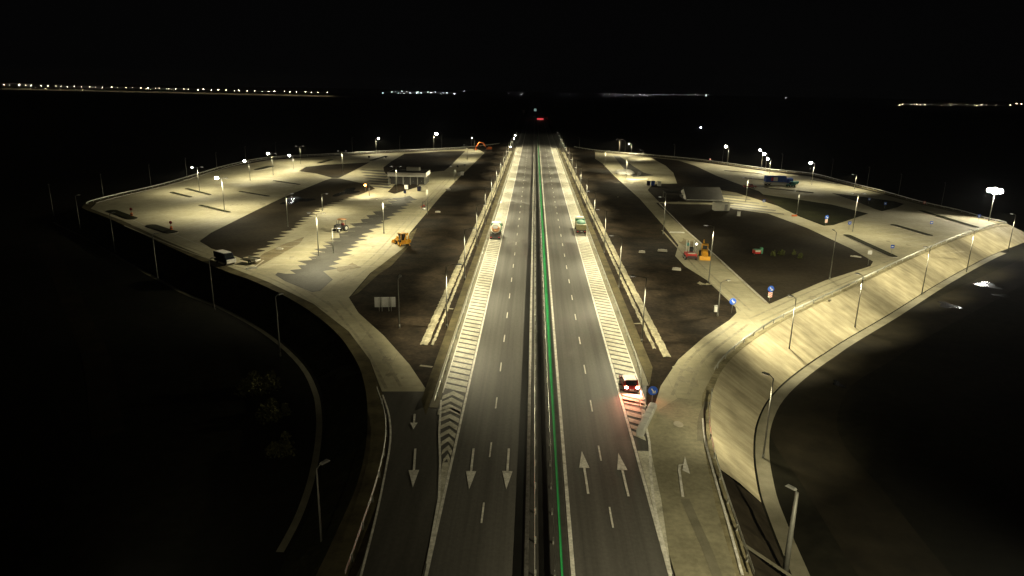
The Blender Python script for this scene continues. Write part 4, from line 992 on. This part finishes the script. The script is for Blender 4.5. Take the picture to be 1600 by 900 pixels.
block((1003, 395), 'single pale block lying left of the other on the dirt beside the right verge'); block((1035, 393), 'wider pale block right of the other on the dirt beside the right verge', (2.2, .7, .5), rz=R(-10))
block((1057, 422), 'pale low block with a white edge beside the inner road below the red machine', (1.8, .8, .5), rz=R(-15)); block((1058, 364), 'white plank-like block across the inner road above the red machine', (4.0, .5, .3), 'white')
block((1241, 338), 'orange-tinted block on the road between the two grass plots', (1.6, .6, .5), 'orange'); block((437, 390), 'pale block by the left lorry bays', (1.6, .7, .4)); block((684, 332), 'pale block on the dirt right of the small roller', (1.6, .6, .4))
block((700, 297), 'white block on the dirt right of the left inner road', (1.8, .7, .5)); block((393, 420), 'white kerb block at the near end of the left lorry bays', (2.2, .4, .3), 'white', R(35))
block((1337, 402), 'thin pale block along the near kerb of the right bays', (2.4, .4, .3), rz=R(-30))
# pale heap with a cover in the right plaza
p = G(976, 271); t = thing('covered_heap', 'pale sheeted heap of material in the right plaza', 'heap', p)
b = B().ball((0, 0, .3), (4.2, 5.5, 1.5), 18, 10)
for v in b.bm.verts: v.co += Vector((random.uniform(-.3, .3), random.uniform(-.4, .4), random.uniform(-.25, .2)))
b.out('sheet', 'white', t); B().tube([(-4.2, -2, .15), (0, -5.7, .15), (4.2, -2, .15)], .08).out('rope', 'dark', t)
# waste bins and stand in the plaza, parked trolleys near the building
def bin_(px, label, mt):
    p = G(*px); t = thing('waste_bin', label, 'bin', p); B().box((0, 0, .9), (1.2, 1.0, 1.6), taper=1.1).out('body', mt, t, bevel=.06); B().box((0, -.05, 1.78), (1.4, 1.2, .14)).out('lid', 'dark', t)
bin_((999, 275), 'tall dark bin at the tip of the plaza lane', 'dark'); bin_((1013, 290), 'dark bin first in the row beside the right plaza road', 'navy'); bin_((1020, 290), 'blue bin second in the row beside the right plaza road', 'blue'); bin_((1030, 291), 'white bin at the right end of the row beside the plaza road', 'white')
bin_((655, 299), 'dark bin at the right corner of the white building', 'navy'); bin_((635, 296), 'white bin under the fascia of the white building', 'white'); bin_((722, 274), 'white bin at the dirt edge of the left inner road', 'white'); bin_((717, 275), 'grey bin left of the white one at the dirt edge', 'grey')
p = G(1118, 487); t = thing('switch_cabinet', 'small pale box at the foot of the lamp by the rounded corner', 'cabinet', p); B().box((0, 0, .5), (.5, .4, 1.0)).out('body', 'white', t); B().box((0, 0, 1.03), (.6, .5, .07)).out('lid', 'grey', t)

# ================================================================== bushes
def bush(p, r, label, group, h=1.2, n=220, seed=0, mt='leaf'):
    rnd = random.Random(seed); t = thing('bush', label, 'bush', p, 0, group); b = B()
    lobes = [(rnd.uniform(-.7, .7) * r, rnd.uniform(-.7, .7) * r, r * rnd.uniform(.3, .65), rnd.uniform(.5, 1.1)) for _ in range(6)]
    for _ in range(n):
        a = rnd.uniform(0, 6.283); u = rnd.random() ** .5; zz = rnd.random()
        lob = rnd.choice(lobes); c = Vector((lob[0] + lob[2] * u * math.cos(a) * (1 - .7 * zz * zz), lob[1] + lob[2] * u * math.sin(a) * (1 - .7 * zz * zz), .1 + h * zz * lob[3])); s = rnd.uniform(.08, .2) * (r + .3) * (220 / n) ** .5
        d1 = Vector((rnd.gauss(0, 1), rnd.gauss(0, 1), rnd.gauss(0, 1))).normalized() * s; d2 = Vector((rnd.gauss(0, 1), rnd.gauss(0, 1), rnd.gauss(0, 1))).normalized() * s
        b.bm.faces.new([b.bm.verts.new(c + d1), b.bm.verts.new(c + d2), b.bm.verts.new(c - d1), b.bm.verts.new(c - d2)])
    b.out('foliage', mt, t, up=True); s = B()
    for k in range(3): s.cyl((0, 0, 0), (.2 * math.cos(k * 2.1) * r, .2 * math.sin(k * 2.1) * r, h * .6), .05, .02, 6)
    s.out('stem', 'bark', t)
gb = 'bushes in a row on the dark plot'
for k, (px, r, lb) in enumerate((((1208, 401), .65, 'leftmost small bush, next to the red generator on the dark plot'), ((1221, 399), .75, 'largest small bush, second from the red generator on the dark plot'), ((1240, 399), .5, 'dim small bush, third from the red generator on the dark plot'), ((1250, 404), .65, 'small bush at the right end of the row on the dark plot'))):
    bush(G(*px), r, lb, gb, 1.25, seed=k)
gd = 'dim shrubs below the left embankment'
for k, (px, r, h) in enumerate((((405, 612), 2.4, 2.4), ((432, 650), 2.0, 2.2), ((440, 705), 1.6, 1.6))):
    bush(G(*px, LOW), r, ('largest dim shrub in the dark field left of the ramp bend', 'dim shrub just below the largest one left of the ramp', 'dim shrub lowest of the three beside the left ramp', 'dim shrub at the bottom edge of the dark left field', 'faint shrub between the ramp and the bottom left field')[k], gd, h, 900, 20 + k, 'darkleaf')

# ================================================================== night air
o = B().box((0, 2600, 40), (7000, 6000, 87.2)).out('haze', 'white'); o['kind'] = 'stuff'
hm = bpy.data.materials.new('night_air'); hm.use_nodes = True; hn = hm.node_tree.nodes; hn.remove(hn['Principled BSDF'])
pv = hn.new('ShaderNodeVolumePrincipled'); pv.inputs['Color'].default_value = (.9, .92, .95, 1); pv.inputs['Density'].default_value = HAZE
hm.node_tree.links.new(pv.outputs[0], hn['Material Output'].inputs['Volume']); o.data.materials.clear(); o.data.materials.append(hm)
